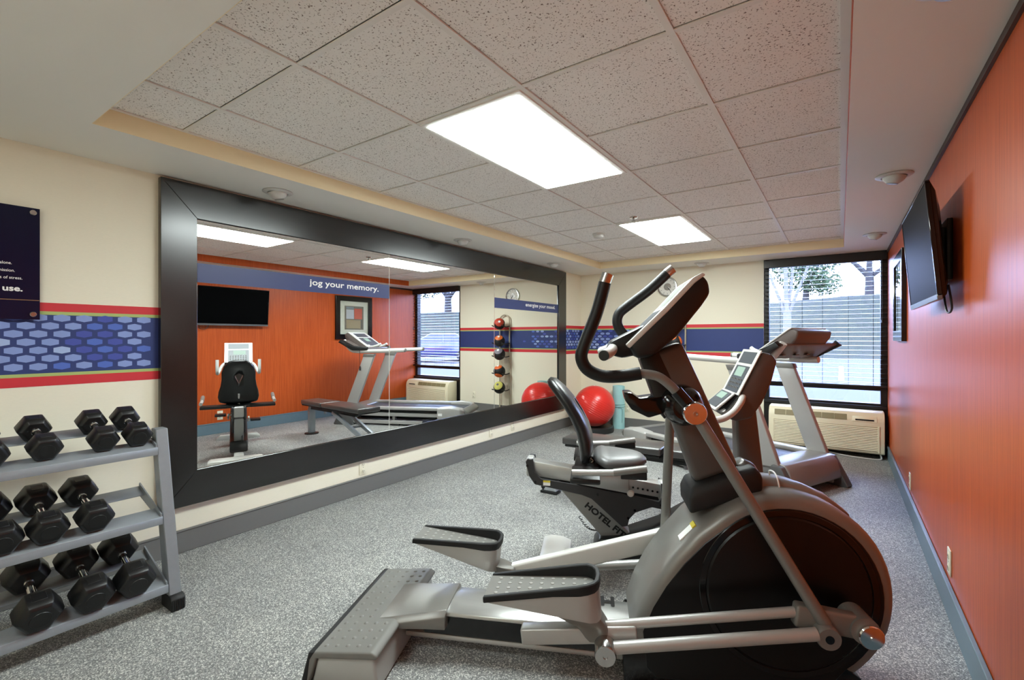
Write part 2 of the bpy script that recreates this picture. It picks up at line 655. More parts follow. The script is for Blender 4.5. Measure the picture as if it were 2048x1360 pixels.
# ------------------------------------------------------------------ window, blind, world outside
w1 = struct('window_1')
FY0, FY1 = YF + 0.03, YF + 0.12
for nm, a in (('jamb', (WX0, WX0 + 0.055, 0.5, ZS)), ('jamb', (XR - 0.06, XR, 0.5, ZS)), ('head_rail', (WX0 + 0.055, XR - 0.06, ZS - 0.05, ZS)),
              ('mid_rail', (WX0 + 0.055, XR - 0.06, 0.70, 0.765)), ('bottom_rail', (WX0 + 0.055, XR - 0.06, 0.5, 0.56))):
    obj(nm, box(nb(), a[0], a[1], FY0, FY1, a[2], a[3]), BLACKFR, w1, bevel=0.003, seg=1)
obj('sill', box(nb(), WX0 + 0.002, XR - 0.002, YF - 0.012, FY0, 0.5, 0.535), BLACKFR, w1, bevel=0.004, seg=1)
obj('pane', box(nb(), WX0 + 0.055, XR - 0.06, YF + 0.085, YF + 0.089, 0.56, 0.70), GLASS, w1, smooth=False)
obj('pane', box(nb(), WX0 + 0.055, XR - 0.06, YF + 0.085, YF + 0.089, 0.765, ZS - 0.05), GLASS, w1, smooth=False)

bl = thing('window_blind', 'dark brown horizontal slat blind, open, hanging in the tall window', 'window blind', ((WX0 + XR) / 2, YF + 0.002, ZS))
bw = (XR - WX0) / 2 - 0.006
obj('valance', box(nb(), -bw, bw, -0.055, 0.0, -0.105, -0.002), SLAT, bl, bevel=0.004, seg=1)
sl_me = None
nsl = 27
for k in range(nsl):
    z = -0.125 - k * 0.0503
    if sl_me is None:
        bm = nb()
        rings = []
        for y, zz in ((-0.025, 0.0), (-0.012, 0.0025), (0.0, 0.0033), (0.012, 0.0025), (0.025, 0.0)):
            rings.append([(-bw, y, zz), (bw, y, zz), (bw, y, zz - 0.0022), (-bw, y, zz - 0.0022)])
        loft(bm, rings)
        s = obj('slat', bm, SLAT, bl, loc=(0, -0.02, z))
        s.rotation_euler = (R(3), 0, 0)
        sl_me = s
    else:
        s2 = sl_me.copy()
        COL.objects.link(s2)
        s2.location = (0, -0.02, z)
obj('bottom_bar', box(nb(), -bw, bw, -0.045, 0.005, -0.125 - nsl * 0.0503, -0.105 - nsl * 0.0503), SLAT, bl, bevel=0.003, seg=1)
for x in (-0.592, -0.369, -0.17, 0.073, 0.294):
    xx = x - (WX0 + XR) / 2
    for dy in (-0.045, 0.006):
        obj('ladder_cord', box(nb(), xx - 0.0012, xx + 0.0012, dy - 0.0008, dy + 0.0008, -0.105 - nsl * 0.0503, -0.1), BLACK, bl, smooth=False)
obj('tilt_cord', tube(nb(), [(0.54, -0.062, -0.1), (0.545, -0.064, -0.75)], 0.0025, 6), BLACK, bl)
obj('cord_tassel', lathe(nb(), [(0.004, 0.02), (0.011, 0.01), (0.012, -0.015), (0.006, -0.02)], (0.545, -0.064, -0.765), 'z', 10), BLACK, bl)

# outside: car park, grass bank, trees, car
ASPH = mat('grey_asphalt', (38, 37, 38), 0.9, var=0.1, scale=3)
GRASS = mat('bank_grass', (42, 44, 34), 0.95, var=0.55, scale=3.5, spec=0.1)
BARK = mat('tree_bark', (40, 36, 33), 0.9, var=0.3, scale=12, stretch=(4, 4, 1))
PBARK = mat('pale_bark', (88, 85, 80), 0.9, var=0.25, scale=12, stretch=(1, 1, 5))
LEAF = mat('tree_leaves', (58, 72, 44), 0.8, var=0.3, scale=4, spec=0.2)


def lot_z(y):
    return -0.15 + 0.45 * (y - 8) / 19


bm = nb()
lv = []
for y in (6.75, 17, 27.2):
    lv.append([bm.verts.new((x, y, lot_z(y))) for x in (-40, 0, 30, 70)])
for a, b in zip(lv, lv[1:]):
    for i in range(3):
        bm.faces.new((a[i], a[i + 1], b[i + 1], b[i]))
lot = struct('parking_lot', bm, ASPH, smooth=False)
for x in (-8.0, -5.2, -2.6, 0.02, 2.7, 5.4, 8.1, 10.8, 13.5):
    bm = nb()
    a = [bm.verts.new(p) for p in ((x - 0.07, 16.2, lot_z(16.2) + 0.006), (x + 0.07, 16.2, lot_z(16.2) + 0.006),
                                   (x + 0.07, 22, lot_z(22) + 0.006), (x - 0.07, 22, lot_z(22) + 0.006))]
    bm.faces.new(a)
    obj('bay_line', bm, mat('white_road_paint', (150, 150, 146), 0.8), lot, smooth=False)


def bank_z(x, y):
    t = min(1, max(0, (y - 27) / 13))
    z = 0.3 + 3.7 * (t * t * (3 - 2 * t) * 0.4 + t * 0.6)
    z += (0.25 * t) * math.sin(x * 0.22 + 0.6) + 0.05 * noise.noise(Vector((x * 0.3, y * 0.3, 0)))
    return z


bm = nb()
nx, ny = 70, 26
gv = [[bm.verts.new((-45 + 120 * i / nx, 26.6 + 40 * (j / ny) ** 1.4, bank_z(-45 + 120 * i / nx, 26.6 + 40 * (j / ny) ** 1.4)))
       for i in range(nx + 1)] for j in range(ny + 1)]
for j in range(ny):
    for i in range(nx):
        bm.faces.new((gv[j][i], gv[j][i + 1], gv[j + 1][i + 1], gv[j + 1][i]))
struct('grass_bank', bm, GRASS)


def leaves(bm, c, rad, n, size):
    for _ in range(n):
        d = Vector((random.gauss(0, 1), random.gauss(0, 1), random.gauss(0, 1))).normalized() * (random.random() ** 0.45)
        p = Vector(c) + Vector((d.x * rad[0], d.y * rad[1], d.z * rad[2]))
        a = Vector((random.gauss(0, 1), random.gauss(0, 1), random.gauss(0, 1))).normalized()
        b = a.orthogonal().normalized()
        s = size * random.uniform(0.6, 1.3)
        bm.faces.new([bm.verts.new(p + a * s), bm.verts.new(p + b * s * 0.5), bm.verts.new(p - a * s), bm.verts.new(p - b * s * 0.5)])


def tree(loc, label, trunk, branches, crowns, bark, leafsize=0.16):
    t = thing('tree', label, 'tree', loc)
    bm = nb()
    tube(bm, trunk[0], trunk[1], 10, 4)
    obj('trunk', bm, bark, t)
    for b, r in branches:
        obj('branch', tube(nb(), b, r, 8, 4), bark, t)
    bm = nb()
    for c, rad, n in crowns:
        leaves(bm, c, rad, n, leafsize)
    f = obj('foliage', bm, LEAF, t, smooth=False)
    f['kind'] = 'stuff'
    return t


# dark forked tree on the crest (right half of the window)
tree((1.62, 40.6, bank_z(1.6, 40.6) - 0.1), 'dark forked tree on the crest in the right half of the window',
     ([(0, 0, 0), (0.02, 0, 0.8), (0.0, 0, 1.7)], [0.29, 0.24]),
     [([(0, 0, 1.3), (-0.55, 0, 2.0), (-1.2, 0, 2.6), (-2.7, 0.2, 3.0)], [0.2, 0.07]), ([(0, 0, 1.4), (0.02, 0, 2.6), (0.1, 0, 5.0)], [0.2, 0.12]),
      ([(0, 0, 1.3), (0.6, 0, 1.75), (1.3, 0, 2.2), (2.8, 0.2, 2.6)], [0.17, 0.07]), ([(-1.2, 0, 2.6), (-1.3, 0, 3.2), (-1.4, 0, 4.6)], [0.12, 0.06])],
     [((0, 0, 6.6), (4.6, 4, 2.7), 2200), ((-3.0, 0, 3.1), (1.5, 1.2, 0.45), 300)], BARK)
# pale many-stemmed tree in front of the bank (left half of the window)
tree((-2.25, 27.4, lot_z(27) - 0.05), 'pale slender tree with many upright stems at the left of the window',
     ([(0, 0, 0), (0.05, 0, 1.3), (0.05, 0, 2.4)], [0.21, 0.17]),
     [([(0.05, 0, 1.9), (-0.3, 0, 3.0), (-0.75, 0, 4.4), (-1.1, 0, 6.5)], [0.09, 0.04]), ([(0.05, 0, 2.2), (0.0, 0, 3.6), (-0.1, 0.1, 7)], [0.15, 0.06]),
      ([(0.05, 0, 2.0), (0.45, 0, 3.2), (0.95, 0, 4.6), (1.4, 0, 6.6)], [0.09, 0.04]), ([(0.05, 0, 2.3), (0.25, 0.1, 4), (0.45, 0.1, 7)], [0.09, 0.04])],
     [((0.1, 0, 6.6), (2.0, 1.8, 1.4), 400)], PBARK, 0.12)
tree((-2.5, 49, bank_z(-2.5, 49) - 0.1), 'leafy green tree far up the bank behind the pale stems',
     ([(0, 0, 0), (0, 0, 1.2), (0.1, 0, 2.4)], [0.3, 0.22]), [([(0.1, 0, 2.2), (0.8, 0, 3.4), (1.4, 0, 5)], [0.12, 0.05])],
     [((-0.1, 0, 3.4), (2.6, 2.2, 2.0), 2200), ((1.2, 0, 2.0), (1.6, 1.4, 1.0), 700)], BARK)
# tree seen through the window only in the mirror
tree((30.4, 40.2, bank_z(30.4, 40.2) - 0.1), 'broad leafy tree on the crest, seen only in the mirror',
     ([(0, 0, 0), (0.03, 0, 0.9), (0.0, 0, 1.8)], [0.45, 0.38]),
     [([(0, 0, 1.6), (1.2, 0.2, 2.6), (3.2, 0.4, 3.6)], [0.28, 0.1]), ([(0, 0, 1.6), (0.1, 0, 3), (0.2, 0, 5)], [0.3, 0.12]),
      ([(0, 0, 1.6), (-1.3, 0, 2.7), (-3.4, -0.3, 3.4)], [0.28, 0.1])],
     [((0, 0, 4.6), (6, 5, 2.2), 4200), ((4.0, 0, 2.6), (2.2, 2, 0.9), 500), ((-4.2, 0, 2.8), (2.4, 2, 0.9), 500)], BARK, 0.2)

# parked car, side on, seen in the mirror
car = thing('car', 'dark blue parked car outside the window, seen in the mirror', 'car', (10.6, 17.6, lot_z(17.6)), R(-42))
CARP = mat('dark_blue_car_paint', (36, 44, 76), 0.2, metal=0.3, coat=0.6)
CARG = mat('car_window_tint', (30, 36, 48), 0.08)
TYRE = mat('tyre_rubber', (22, 22, 23), 0.7)
body = [(-2.2, 0.28), (-2.28, 0.6), (-2.15, 0.85), (-1.3, 0.95), (1.1, 0.95), (2.0, 0.85), (2.25, 0.65), (2.25, 0.3), (1.85, 0.25), (-1.9, 0.25)]
obj('body', prism(nb(), body, -0.85, 0.85), CARP, car, bevel=0.06, seg=3)
obj('cabin', loft(nb(), [[(-1.75, -0.78, 0.93), (1.05, -0.78, 0.93), (1.05, 0.78, 0.93), (-1.75, 0.78, 0.93)],
                         [(-1.05, -0.62, 1.42), (0.2, -0.62, 1.42), (0.2, 0.62, 1.42), (-1.05, 0.62, 1.42)]]), CARP, car, bevel=0.05, seg=3)
for sy in (-1, 1):
    bm = nb()
    for (a, b, c, d) in (((-1.52, 0.97), (-0.45, 0.97), (-0.45, 1.36), (-1.02, 1.36)), ((-0.38, 0.97), (0.85, 0.97), (0.2, 1.36), (-0.38, 1.36))):
        q = [bm.verts.new((x, sy * (0.79 - (z - 0.93) / 0.49 * 0.16), z)) for x, z in (a, b, c, d)]
        bm.faces.new(q)
    obj('side_window', bm, CARG, car, smooth=False)
    for x in (-1.4, 1.4):
        wh = obj('wheel', lathe(nb(), [(0.14, -0.1), (0.29, -0.1), (0.32, -0.06), (0.32, 0.06), (0.29, 0.1), (0.14, 0.1)], (x, sy * 0.8, 0.32), 'y', 24), TYRE, car)
        obj('hub_cap', lathe(nb(), [(0.05, -0.02), (0.2, -0.01), (0.2, 0.01), (0.05, 0.02)], (x, sy * 0.905, 0.32), 'y', 16), STEEL, wh)
obj('head_lamp', box(nb(), 2.17, 2.262, -0.7, -0.4, 0.58, 0.74), STEEL, car, bevel=0.02)
obj('head_lamp', box(nb(), 2.17, 2.262, 0.4, 0.7, 0.58, 0.74), STEEL, car, bevel=0.02)

# ------------------------------------------------------------------ framed mirror on the left wall
mr = thing('wall_mirror', 'huge wall mirror in a wide black wooden frame on the cream wall', 'mirror', (XL, 3.51, 0.28))
fy0, fy1, fz0, fz1, iy0, iy1, iz0, iz1 = 1.075 - 3.51, 5.953 - 3.51, 0.0, 1.93, 1.263 - 3.51, 5.742 - 3.51, 0.203, 1.725
D0, D1 = 0.002, 0.04
for pts in ([(fy0, fz0), (fy1, fz0), (iy1, iz0), (iy0, iz0)], [(fy0, fz1), (iy0, iz1), (iy1, iz1), (fy1, fz1)],
            [(fy0, fz0), (iy0, iz0), (iy0, iz1), (fy0, fz1)], [(fy1, fz0), (fy1, fz1), (iy1, iz1), (iy1, iz0)]):
    obj('frame_board', prism(nb(), pts, D0, D1, 'x'), BLACKWOOD, mr, bevel=0.002, seg=1)
seams = [iy0, 2.76 - 3.51, 4.275 - 3.51, iy1]
panes = []
for a, b in zip(seams, seams[1:]):
    panes.append(obj('mirror_panel', box(nb(), 0.004, 0.024, a + 0.0018, b - 0.0018, iz0 + 0.001, iz1 - 0.001), MIRROR, mr, bevel=0.0015, seg=1, smooth=False))
for s in seams[1:3]:
    obj('panel_seam', box(nb(), 0.003, 0.022, s - 0.0018, s + 0.0018, iz0, iz1), mat('ground_glass_edge', (206, 210, 200), 0.4), mr, smooth=False)
zb = 1.622 - 0.28
d1 = obj('lettered_strip', box(nb(), 0.0241, 0.0255, iy0, seams[1] - 0.002, zb, zb + 0.117), DECAL, mr, smooth=False)
d1['label'] = 'navy strip lettered jog your memory.'
d2 = obj('lettered_strip', box(nb(), 0.0241, 0.0255, seams[2] + 0.003, iy1, zb, zb + 0.117), DECAL, mr, smooth=False)
d2['label'] = 'navy strip lettered energize your mood.'
text_obj('lettering', 'jog your memory.', WHITE, d1, (0.0262, 2.008 - 3.51, 1.674 - 0.28), (0, 1, 0), (0, 0, 1), 0.062, 0.632, 0.02)
text_obj('lettering', 'energize your mood.', WHITE, d2, (0.0262, 4.919 - 3.51, 1.674 - 0.28), (0, 1, 0), (0, 0, 1), 0.062, 0.735, 0.02)

# ------------------------------------------------------------------ information sign, upper left
sg = thing('wall_sign', 'dark navy acrylic sign with white lettering on steel standoffs, left edge', 'sign', (XL, 0.10, 1.372))
sb = obj('board', box(nb(), 0.022, 0.028, -0.5, 0.479, 0, 0.54), mat('navy_acrylic', (16, 20, 46), 0.2, spec=0.3), sg, bevel=0.001, seg=1, smooth=False)
for y in (-0.48, 0.455):
    for z in (0.025, 0.517):
        so = obj('standoff', lathe(nb(), [(0.008, 0.0), (0.008, 0.028), (0.0125, 0.0285), (0.0125, 0.034), (0.010, 0.037), (0.0, 0.037)], (0, y, z), 'x', 20), STEEL, sg)
obj('rule_line', box(nb(), 0.0281, 0.0287, -0.5, 0.477, 0.0915, 0.0945), mat('gold_line', (150, 112, 76), 0.5), sg, smooth=False)
for s, ye, z, h, w, bold in (('alone.', 0.383, 0.259, 0.019, 0.039, 0.008), ('mission.', 0.393, 0.224, 0.019, 0.054, 0.008), ('ns of stress.', 0.418, 0.19, 0.019, 0.082, 0.008),
                             ('use.', 0.418, 0.134, 0.037, 0.064, 0.035)):
    text_obj('lettering', s, WHITE, sb, (0.0288, ye, z), (0, 1, 0), (0, 0, 1), h, w, bold, align='RIGHT')

# ------------------------------------------------------------------ outlets and ceiling fittings
def outlet(loc, rotz, label, plug=False):
    t = thing('outlet', label, 'outlet', loc, rotz, 'wall outlets')
    obj('plate', box(nb(), -0.036, 0.036, -0.006, 0.0, -0.06, 0.06), OUTLET, t, bevel=0.003, seg=2)
    for z in (-0.027, 0.027):
        s = obj('socket', lathe(nb(), [(0.017, 0.0), (0.017, -0.008), (0.015, -0.009), (0.0, -0.009)], (0, 0, z), 'y', 16), OUTLET, t)
        bm = box(nb(), -0.008, -0.005, -0.0096, -0.008, z - 0.006, z + 0.006)
        box(bm, 0.005, 0.008, -0.0096, -0.008, z - 0.006, z + 0.006)
        box(bm, -0.002, 0.002, -0.0096, -0.008, z - 0.013, z - 0.009)
        obj('slot', bm, DARKSLOT, s, smooth=False)
    obj('screw', lathe(nb(), [(0.003, -0.006), (0.003, -0.0075), (0, -0.0075)], (0, 0, 0), 'y', 8), STEEL, t)
    return t


outlet((XL, 2.50, 0.213), R(90), 'ivory outlet plate low on the cream wall, largest below the mirror')
outlet((XL, 4.247, 0.225), R(90), 'pale outlet plate below the far part of the mirror, left of its neighbour')
outlet((XL, 4.674, 0.228), R(90), 'pale outlet plate below the mirror, nearest to the exercise bike seat')
outlet((-2.50, YF, 0.28), 0, 'ivory outlet plate on the far wall beside the rolled mat')
outlet((-1.09, YF, 0.27), 0, 'ivory outlet plate on the far wall behind the treadmill, seen in the mirror')
outlet((XR, 4.497, 0.235), R(-90), 'ivory outlet plate low on the orange wall, nearer the window')
outlet((XR, 2.975, 0.24), R(-90), 'ivory outlet plate low on the orange wall beside the elliptical')


def eyeball(x, y, label, tilt=0):
    t = thing('downlight', label, 'ceiling light', (x, y, ZS), tilt, 'eyeball downlights in the ceiling border')
    obj('trim_ring', lathe(nb(), [(0.062, 0.0), (0.088, -0.001), (0.09, -0.004), (0.082, -0.009), (0.062, -0.012), (0.058, -0.004)], (0, 0, 0), 'z', 32, True), LSILVER, t)
    bm = nb()
    r = 0.058
    prof = [(r, 0.0)] + [(r * math.cos(a), -r * 0.9 * math.sin(a)) for a in [math.pi / 2 * k / 8 for k in range(1, 6)]] + [(0.03, -0.046), (0.0, -0.044)]
    lathe(bm, prof, (0, 0, 0), 'z', 28)
    e = obj('eyeball', bm, LSILVER, t)
    e.rotation_euler = (R(14), 0, 0)
    obj('lens', lathe(nb(), [(0.03, -0.047), (0.027, -0.05), (0.0, -0.0505)], (0, 0, 0), 'z', 20), mat('grey_lens', (150, 150, 144), 0.3), e)


for x, y, lb in ((-2.98, 1.64, 'white eyeball downlight above the left end of the mirror'), (-2.99, 3.47, 'white eyeball downlight above the middle of the mirror'),
                 (-2.99, 5.23, 'white eyeball downlight above the far end of the mirror'), (-1.44, 6.27, 'white eyeball downlight by the far wall, left of the window'),
                 (0.24, 1.66, 'white eyeball downlight cut by the top edge of the photo, right side'), (0.255, 3.51, 'white eyeball downlight above the television, largest in view'),
                 (0.255, 5.41, 'white eyeball downlight over the orange wall nearest the window')):
    eyeball(x, y, lb, R(60) if x > 0 else 0)
sm = thing('smoke_detector', 'round white smoke detector on a ceiling tile left of the far light', 'smoke detector', (-1.98, 4.36, ZC + 0.003))
obj('base', lathe(nb(), [(0.062, 0.0), (0.062, -0.012), (0.055, -0.016)], (0, 0, 0), 'z', 28), LSILVER, sm)
obj('cover', lathe(nb(), [(0.05, -0.016), (0.05, -0.034), (0.04, -0.042), (0.0, -0.044)], (0, 0, 0), 'z', 28), LSILVER, sm)
sp = thing('sprinkler', 'small chrome sprinkler head on the tile beside the far light', 'sprinkler', (-1.46, 3.93, ZC + 0.003))
obj('escutcheon', lathe(nb(), [(0.035, 0.0), (0.033, -0.006), (0.012, -0.01), (0.0, -0.01)], (0, 0, 0), 'z', 20), STEEL, sp)
obj('head', lathe(nb(), [(0.008, -0.008), (0.008, -0.03), (0.018, -0.032), (0.018, -0.036), (0.0, -0.036)], (0, 0, 0), 'z', 14), STEEL, sp)

# ------------------------------------------------------------------ air conditioner under the window
ac = thing('air_conditioner', 'cream louvred air conditioner under the window', 'air conditioner', (-0.155, YF, 0.055))
hw = 0.535
prof = [(0.0, 0.0), (-0.235, 0.0), (-0.25, 0.015), (-0.25, 0.33), (-0.235, 0.385), (-0.20, 0.425), (-0.16, 0.437), (0.0, 0.437)]
obj('housing', prism(nb(), prof, -hw, hw, 'x'), PTACM, ac, bevel=0.008, seg=2)
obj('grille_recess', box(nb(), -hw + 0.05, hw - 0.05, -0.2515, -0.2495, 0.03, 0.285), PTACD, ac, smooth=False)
for k in range(14):
    z = 0.035 + k * 0.0178
    obj('louvre', prism(nb(), [(-0.2515, z), (-0.258, z + 0.002), (-0.2535, z + 0.0135), (-0.2515, z + 0.0135)], -hw + 0.05, hw - 0.05, 'x'), PTACM, ac, smooth=False)
for sx in (-1, 1):
    obj('grille_edge', box(nb(), sx * (hw - 0.05) - 0.008, sx * (hw - 0.05) + 0.008, -0.259, -0.249, 0.02, 0.295), PTACM, ac, bevel=0.002, seg=1)
for k in range(6):
    x0 = -hw + 0.06 + k * 0.115
    v = [(-0.2315, 0.402), (-0.2525, 0.345), (-0.2505, 0.345), (-0.2295, 0.402)]
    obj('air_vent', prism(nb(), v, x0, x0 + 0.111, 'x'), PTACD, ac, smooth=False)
obj('control_panel', prism(nb(), [(-0.2545, 0.335), (-0.2395, 0.39), (-0.236, 0.39), (-0.249, 0.335)], hw - 0.275, hw - 0.065, 'x'), PTACM, ac, bevel=0.001, seg=1)
obj('control_slot', prism(nb(), [(-0.2555, 0.347), (-0.252, 0.362), (-0.249, 0.362), (-0.2525, 0.347)], hw - 0.25, hw - 0.09, 'x'), BLACK, ac, smooth=False)
c2 = obj('power_cord', tube(nb(), [(0.345, YF - 0.215, 0.048), (0.352, YF - 0.225, 0.025), (0.335, YF - 0.26, 0.0085), (0.22, YF - 0.275, 0.0085), (0.05, YF - 0.24, 0.0085), (-0.12, YF - 0.14, 0.0085), (-0.3, YF - 0.05, 0.0085)], 0.0075, 8, 6), LSILVER)
tag(c2, 'pale cord looping on the floor under the air conditioner', 'cord')

# ------------------------------------------------------------------ television and picture on the orange wall
tv = thing('television', 'black flat television tilted on a bracket on the orange wall', 'television', (0.318, 3.12, 1.70))
tilt = -math.atan2(0.042, 0.5)


def tvp(bm):
    bmesh.ops.rotate(bm, verts=bm.verts, cent=(0, 0, 0), matrix=Matrix.Rotation(tilt, 3, 'Y'))
    return bm


obj('screen', tvp(box(nb(), -0.0005, 0.012, -0.452, 0.452, -0.232, 0.248)), SCREEN, tv, smooth=False)
bz = nb()
box(bz, -0.003, 0.014, -0.46, 0.46, 0.247, 0.256)
box(bz, -0.003, 0.014, -0.46, -0.451, -0.24, 0.247)
box(bz, -0.003, 0.014, 0.451, 0.46, -0.24, 0.247)
obj('bezel', tvp(bz), GBLACK, tv, bevel=0.002, seg=1)
obj('lower_bezel', tvp(box(nb(), -0.004, 0.014, -0.46, 0.46, -0.256, -0.231)), mat('grey_gloss_bezel', (120, 122, 126), 0.25, metal=0.5), tv, bevel=0.002, seg=1)
obj('back_shell', tvp(loft(nb(), [[(0.014, -0.458, -0.254), (0.014, 0.458, -0.254), (0.014, 0.458, 0.254), (0.014, -0.458, 0.254)],
                                  [(0.03, -0.45, -0.235), (0.03, 0.45, -0.235), (0.03, 0.45, 0.21), (0.03, -0.45, 0.21)],
                                  [(0.05, -0.36, -0.2), (0.05, 0.36, -0.2), (0.05, 0.36, 0.15), (0.05, -0.36, 0.15)]])), GBLACK, tv, bevel=0.004)
bk = obj('wall_bracket', box(nb(), 0.08, 0.1005, -0.22, 0.22, -0.15, 0.13), BLACK, tv, bevel=0.003)
for y in (-0.14, 0.14):
    obj('bracket_arm', prism(nb(), [(0.055, -0.1), (0.085, -0.11), (0.085, 0.1), (0.035, 0.11)], y - 0.015, y + 0.015), BLACK, bk)
obj('cable', tube(nb(), [(0.06, -0.40, -0.19), (0.07, -0.41, -0.29), (0.065, -0.33, -0.30), (0.06, -0.28, -0.2)], 0.004, 8, 6), BLACK, tv)

pf = thing('framed_picture', 'abstract square picture in a wide black frame on the orange wall', 'picture', (XR, 5.10, 1.62))
hy, hz, fw = 0.367, 0.364, 0.085
for pts in ([(-hy, -hz), (hy, -hz), (hy - fw, -hz + fw), (-hy + fw, -hz + fw)], [(-hy, hz), (-hy + fw, hz - fw), (hy - fw, hz - fw), (hy, hz)],
            [(-hy, -hz), (-hy + fw, -hz + fw), (-hy + fw, hz - fw), (-hy, hz)], [(hy, -hz), (hy, hz), (hy - fw, hz - fw), (hy - fw, -hz + fw)]):
    obj('frame_board', prism(nb(), pts, -0.032, -0.001, 'x'), GBLACK, pf, bevel=0.002, seg=1)
obj('mat_board', box(nb(), -0.016, -0.004, -hy + fw, hy - fw, -hz + fw, hz - fw), mat('cream_mat', (226, 216, 190), 0.8), pf, smooth=False)
cv = obj('canvas', box(nb(), -0.0185, -0.0161, -0.19, 0.19, -0.20, 0.20), mat('taupe_print', (120, 106, 88), 0.8, var=0.2), pf, smooth=False)
for a, c in (((-0.16, -0.01, -0.02, 0.14), (196, 188, 184)), ((0.0, 0.16, -0.02, 0.16), (206, 84, 56)), ((-0.16, 0.13, -0.18, -0.035), (168, 142, 104)),
             ((-0.16, -0.01, 0.15, 0.185), (128, 134, 136)), ((0.135, 0.165, -0.18, -0.035), (98, 86, 70))):
    obj('colour_block', box(nb(), -0.0193, -0.0184, a[0], a[1], a[2], a[3]), mat('print_%d' % c[0], c, 0.8), cv, smooth=False)
obj('glazing', box(nb(), -0.0235, -0.0215, -hy + fw, hy - fw, -hz + fw, hz - fw), GLASS, pf, smooth=False)

# ------------------------------------------------------------------ clock on the far wall
ck = thing('wall_clock', 'round silver rimmed wall clock on the cream far wall', 'clock', (-1.935, YF, 1.975))
obj('rim', lathe(nb(), [(0.11, 0.0), (0.135, -0.002), (0.137, -0.015), (0.13, -0.028), (0.118, -0.03), (0.112, -0.018)], (0, 0, 0), 'y', 40, True), STEEL, ck)
obj('face', lathe(nb(), [(0.0, -0.006), (0.114, -0.006), (0.114, -0.012), (0.0, -0.012)], (0, 0, 0), 'y', 40), mat('clock_face', (228, 226, 218), 0.5), ck)
obj('centre_disc', lathe(nb(), [(0.0, -0.012), (0.05, -0.012), (0.048, -0.0145), (0.0, -0.0145)], (0, 0, 0), 'y', 30), STEEL, ck)
for k in range(12):
    a = k * math.pi / 6
    bm = box(nb(), -0.002, 0.002, -0.0138, -0.012, 0.085, 0.104)
    bmesh.ops.rotate(bm, verts=bm.verts, cent=(0, 0, 0), matrix=Matrix.Rotation(a, 3, 'Y'))
    obj('hour_mark', bm, BLACK, ck, smooth=False)
for nm, L, a, w in (('hour_hand', 0.055, 2.2, 0.004), ('minute_hand', 0.085, 2.55, 0.0028)):
    bm = box(nb(), -w, w, -0.019, -0.0165, -0.012, L)
    bmesh.ops.rotate(bm, verts=bm.verts, cent=(0, 0, 0), matrix=Matrix.Rotation(a, 3, 'Y'))
    obj(nm, bm, WHITE if nm == 'hour_hand' else BLACK, ck, smooth=False)

# ------------------------------------------------------------------ medicine ball rack and balls
MBX, MBY = -1.79, 6.31
rk = thing('ball_rack', 'tall beige tubular rack holding five medicine balls at the far wall', 'rack', (MBX, YF - 0.04, 0))
RACKT = mat('beige_powder_coat', (176, 168, 146), 0.4, metal=0.2)
path = [(-0.1, 0, 0.02), (-0.1, 0, 0.6), (-0.1, 0, 1.2), (-0.1, 0, 1.55), (-0.075, 0, 1.63), (0, 0, 1.665), (0.075, 0, 1.63), (0.1, 0, 1.55), (0.1, 0, 1.2), (0.1, 0, 0.6), (0.1, 0, 0.02)]
obj('frame_tube', tube(nb(), path, 0.011, 12, 5), RACKT, rk)
obj('foot_plate', box(nb(), -0.16, 0.16, -0.24, 0.025, 0.0, 0.02), RACKT, rk, bevel=0.004)
BZS = [1.51, 1.225, 1.01, 0.725, 0.455]
for z in BZS:
    for sx in (-1, 1):
        obj('cradle_arm', tube(nb(), [(sx * 0.1, 0, z - 0.035), (sx * 0.104, -0.11, z - 0.05), (sx * 0.096, -0.225, z - 0.028)], 0.009, 10, 4), BLACK, rk)
BALLS = [((186, 58, 34), 'red medicine ball, topmost in the tall beige rack'), ((214, 104, 38), 'orange and black medicine ball, second from the top of the rack'),
         ((126, 120, 130), 'grey and black medicine ball, middle of the rack'), ((214, 98, 36), 'black medicine ball with orange panels, second from the bottom'),
         ((196, 190, 98), 'yellow and black medicine ball, lowest in the rack')]


def cap(bm, c, r, d, half, n=24, rings_=5):
    d = Vector(d).normalized()
    a = d.orthogonal().normalized()
    b = d.cross(a)
    c = Vector(c)
    rings = []
    for k in range(rings_ + 1):
        t = half * (1 - k / rings_)
        t = max(t, 0.004)
        rings.append([c + (d * math.cos(t) + (a * math.cos(q) + b * math.sin(q)) * math.sin(t)) * r for q in [2 * math.pi * i / n for i in range(n)]])
    loft(bm, rings)


for (rgb, lb), z, k in zip(BALLS, BZS, range(5)):
    t = thing('medicine_ball', lb, 'ball', (MBX, MBY, z), 0, 'medicine balls on the rack')
    rad = 0.094 if k < 2 else 0.1
    obj('body', ball(nb(), (0, 0, 0), rad), RUBBER, t)
    pm = mat('ball_panel_%d' % k, rgb, 0.5)
    dirs = {0: [(-0.5, -0.7, 0.35), (0.75, -0.4, 0.5), (0, 0.6, 0.8)], 1: [(-0.25, -0.55, 0.75), (0.9, 0.2, 0.3)], 2: [(-0.2, -0.6, 0.6), (0.8, 0.5, 0)],
            3: [(0, -0.45, 0.9), (-0.1, -0.5, -0.85), (0.9, 0.3, 0)], 4: [(-0.2, -0.75, 0.55), (0.8, 0.3, 0.5)]}[k]
    for q, d in enumerate(dirs):
        bm = nb()
        cap(bm, (0, 0, 0), rad + 0.0025, d, 0.72 if k not in (0, 4) else 0.85)
        obj('colour_panel', bm, pm, t)
    bm = nb()
    cap(bm, (0, 0, 0), rad + 0.0045, dirs[0], 0.2)
    obj('number_patch', bm, BLACK if k == 4 else WHITE, t)

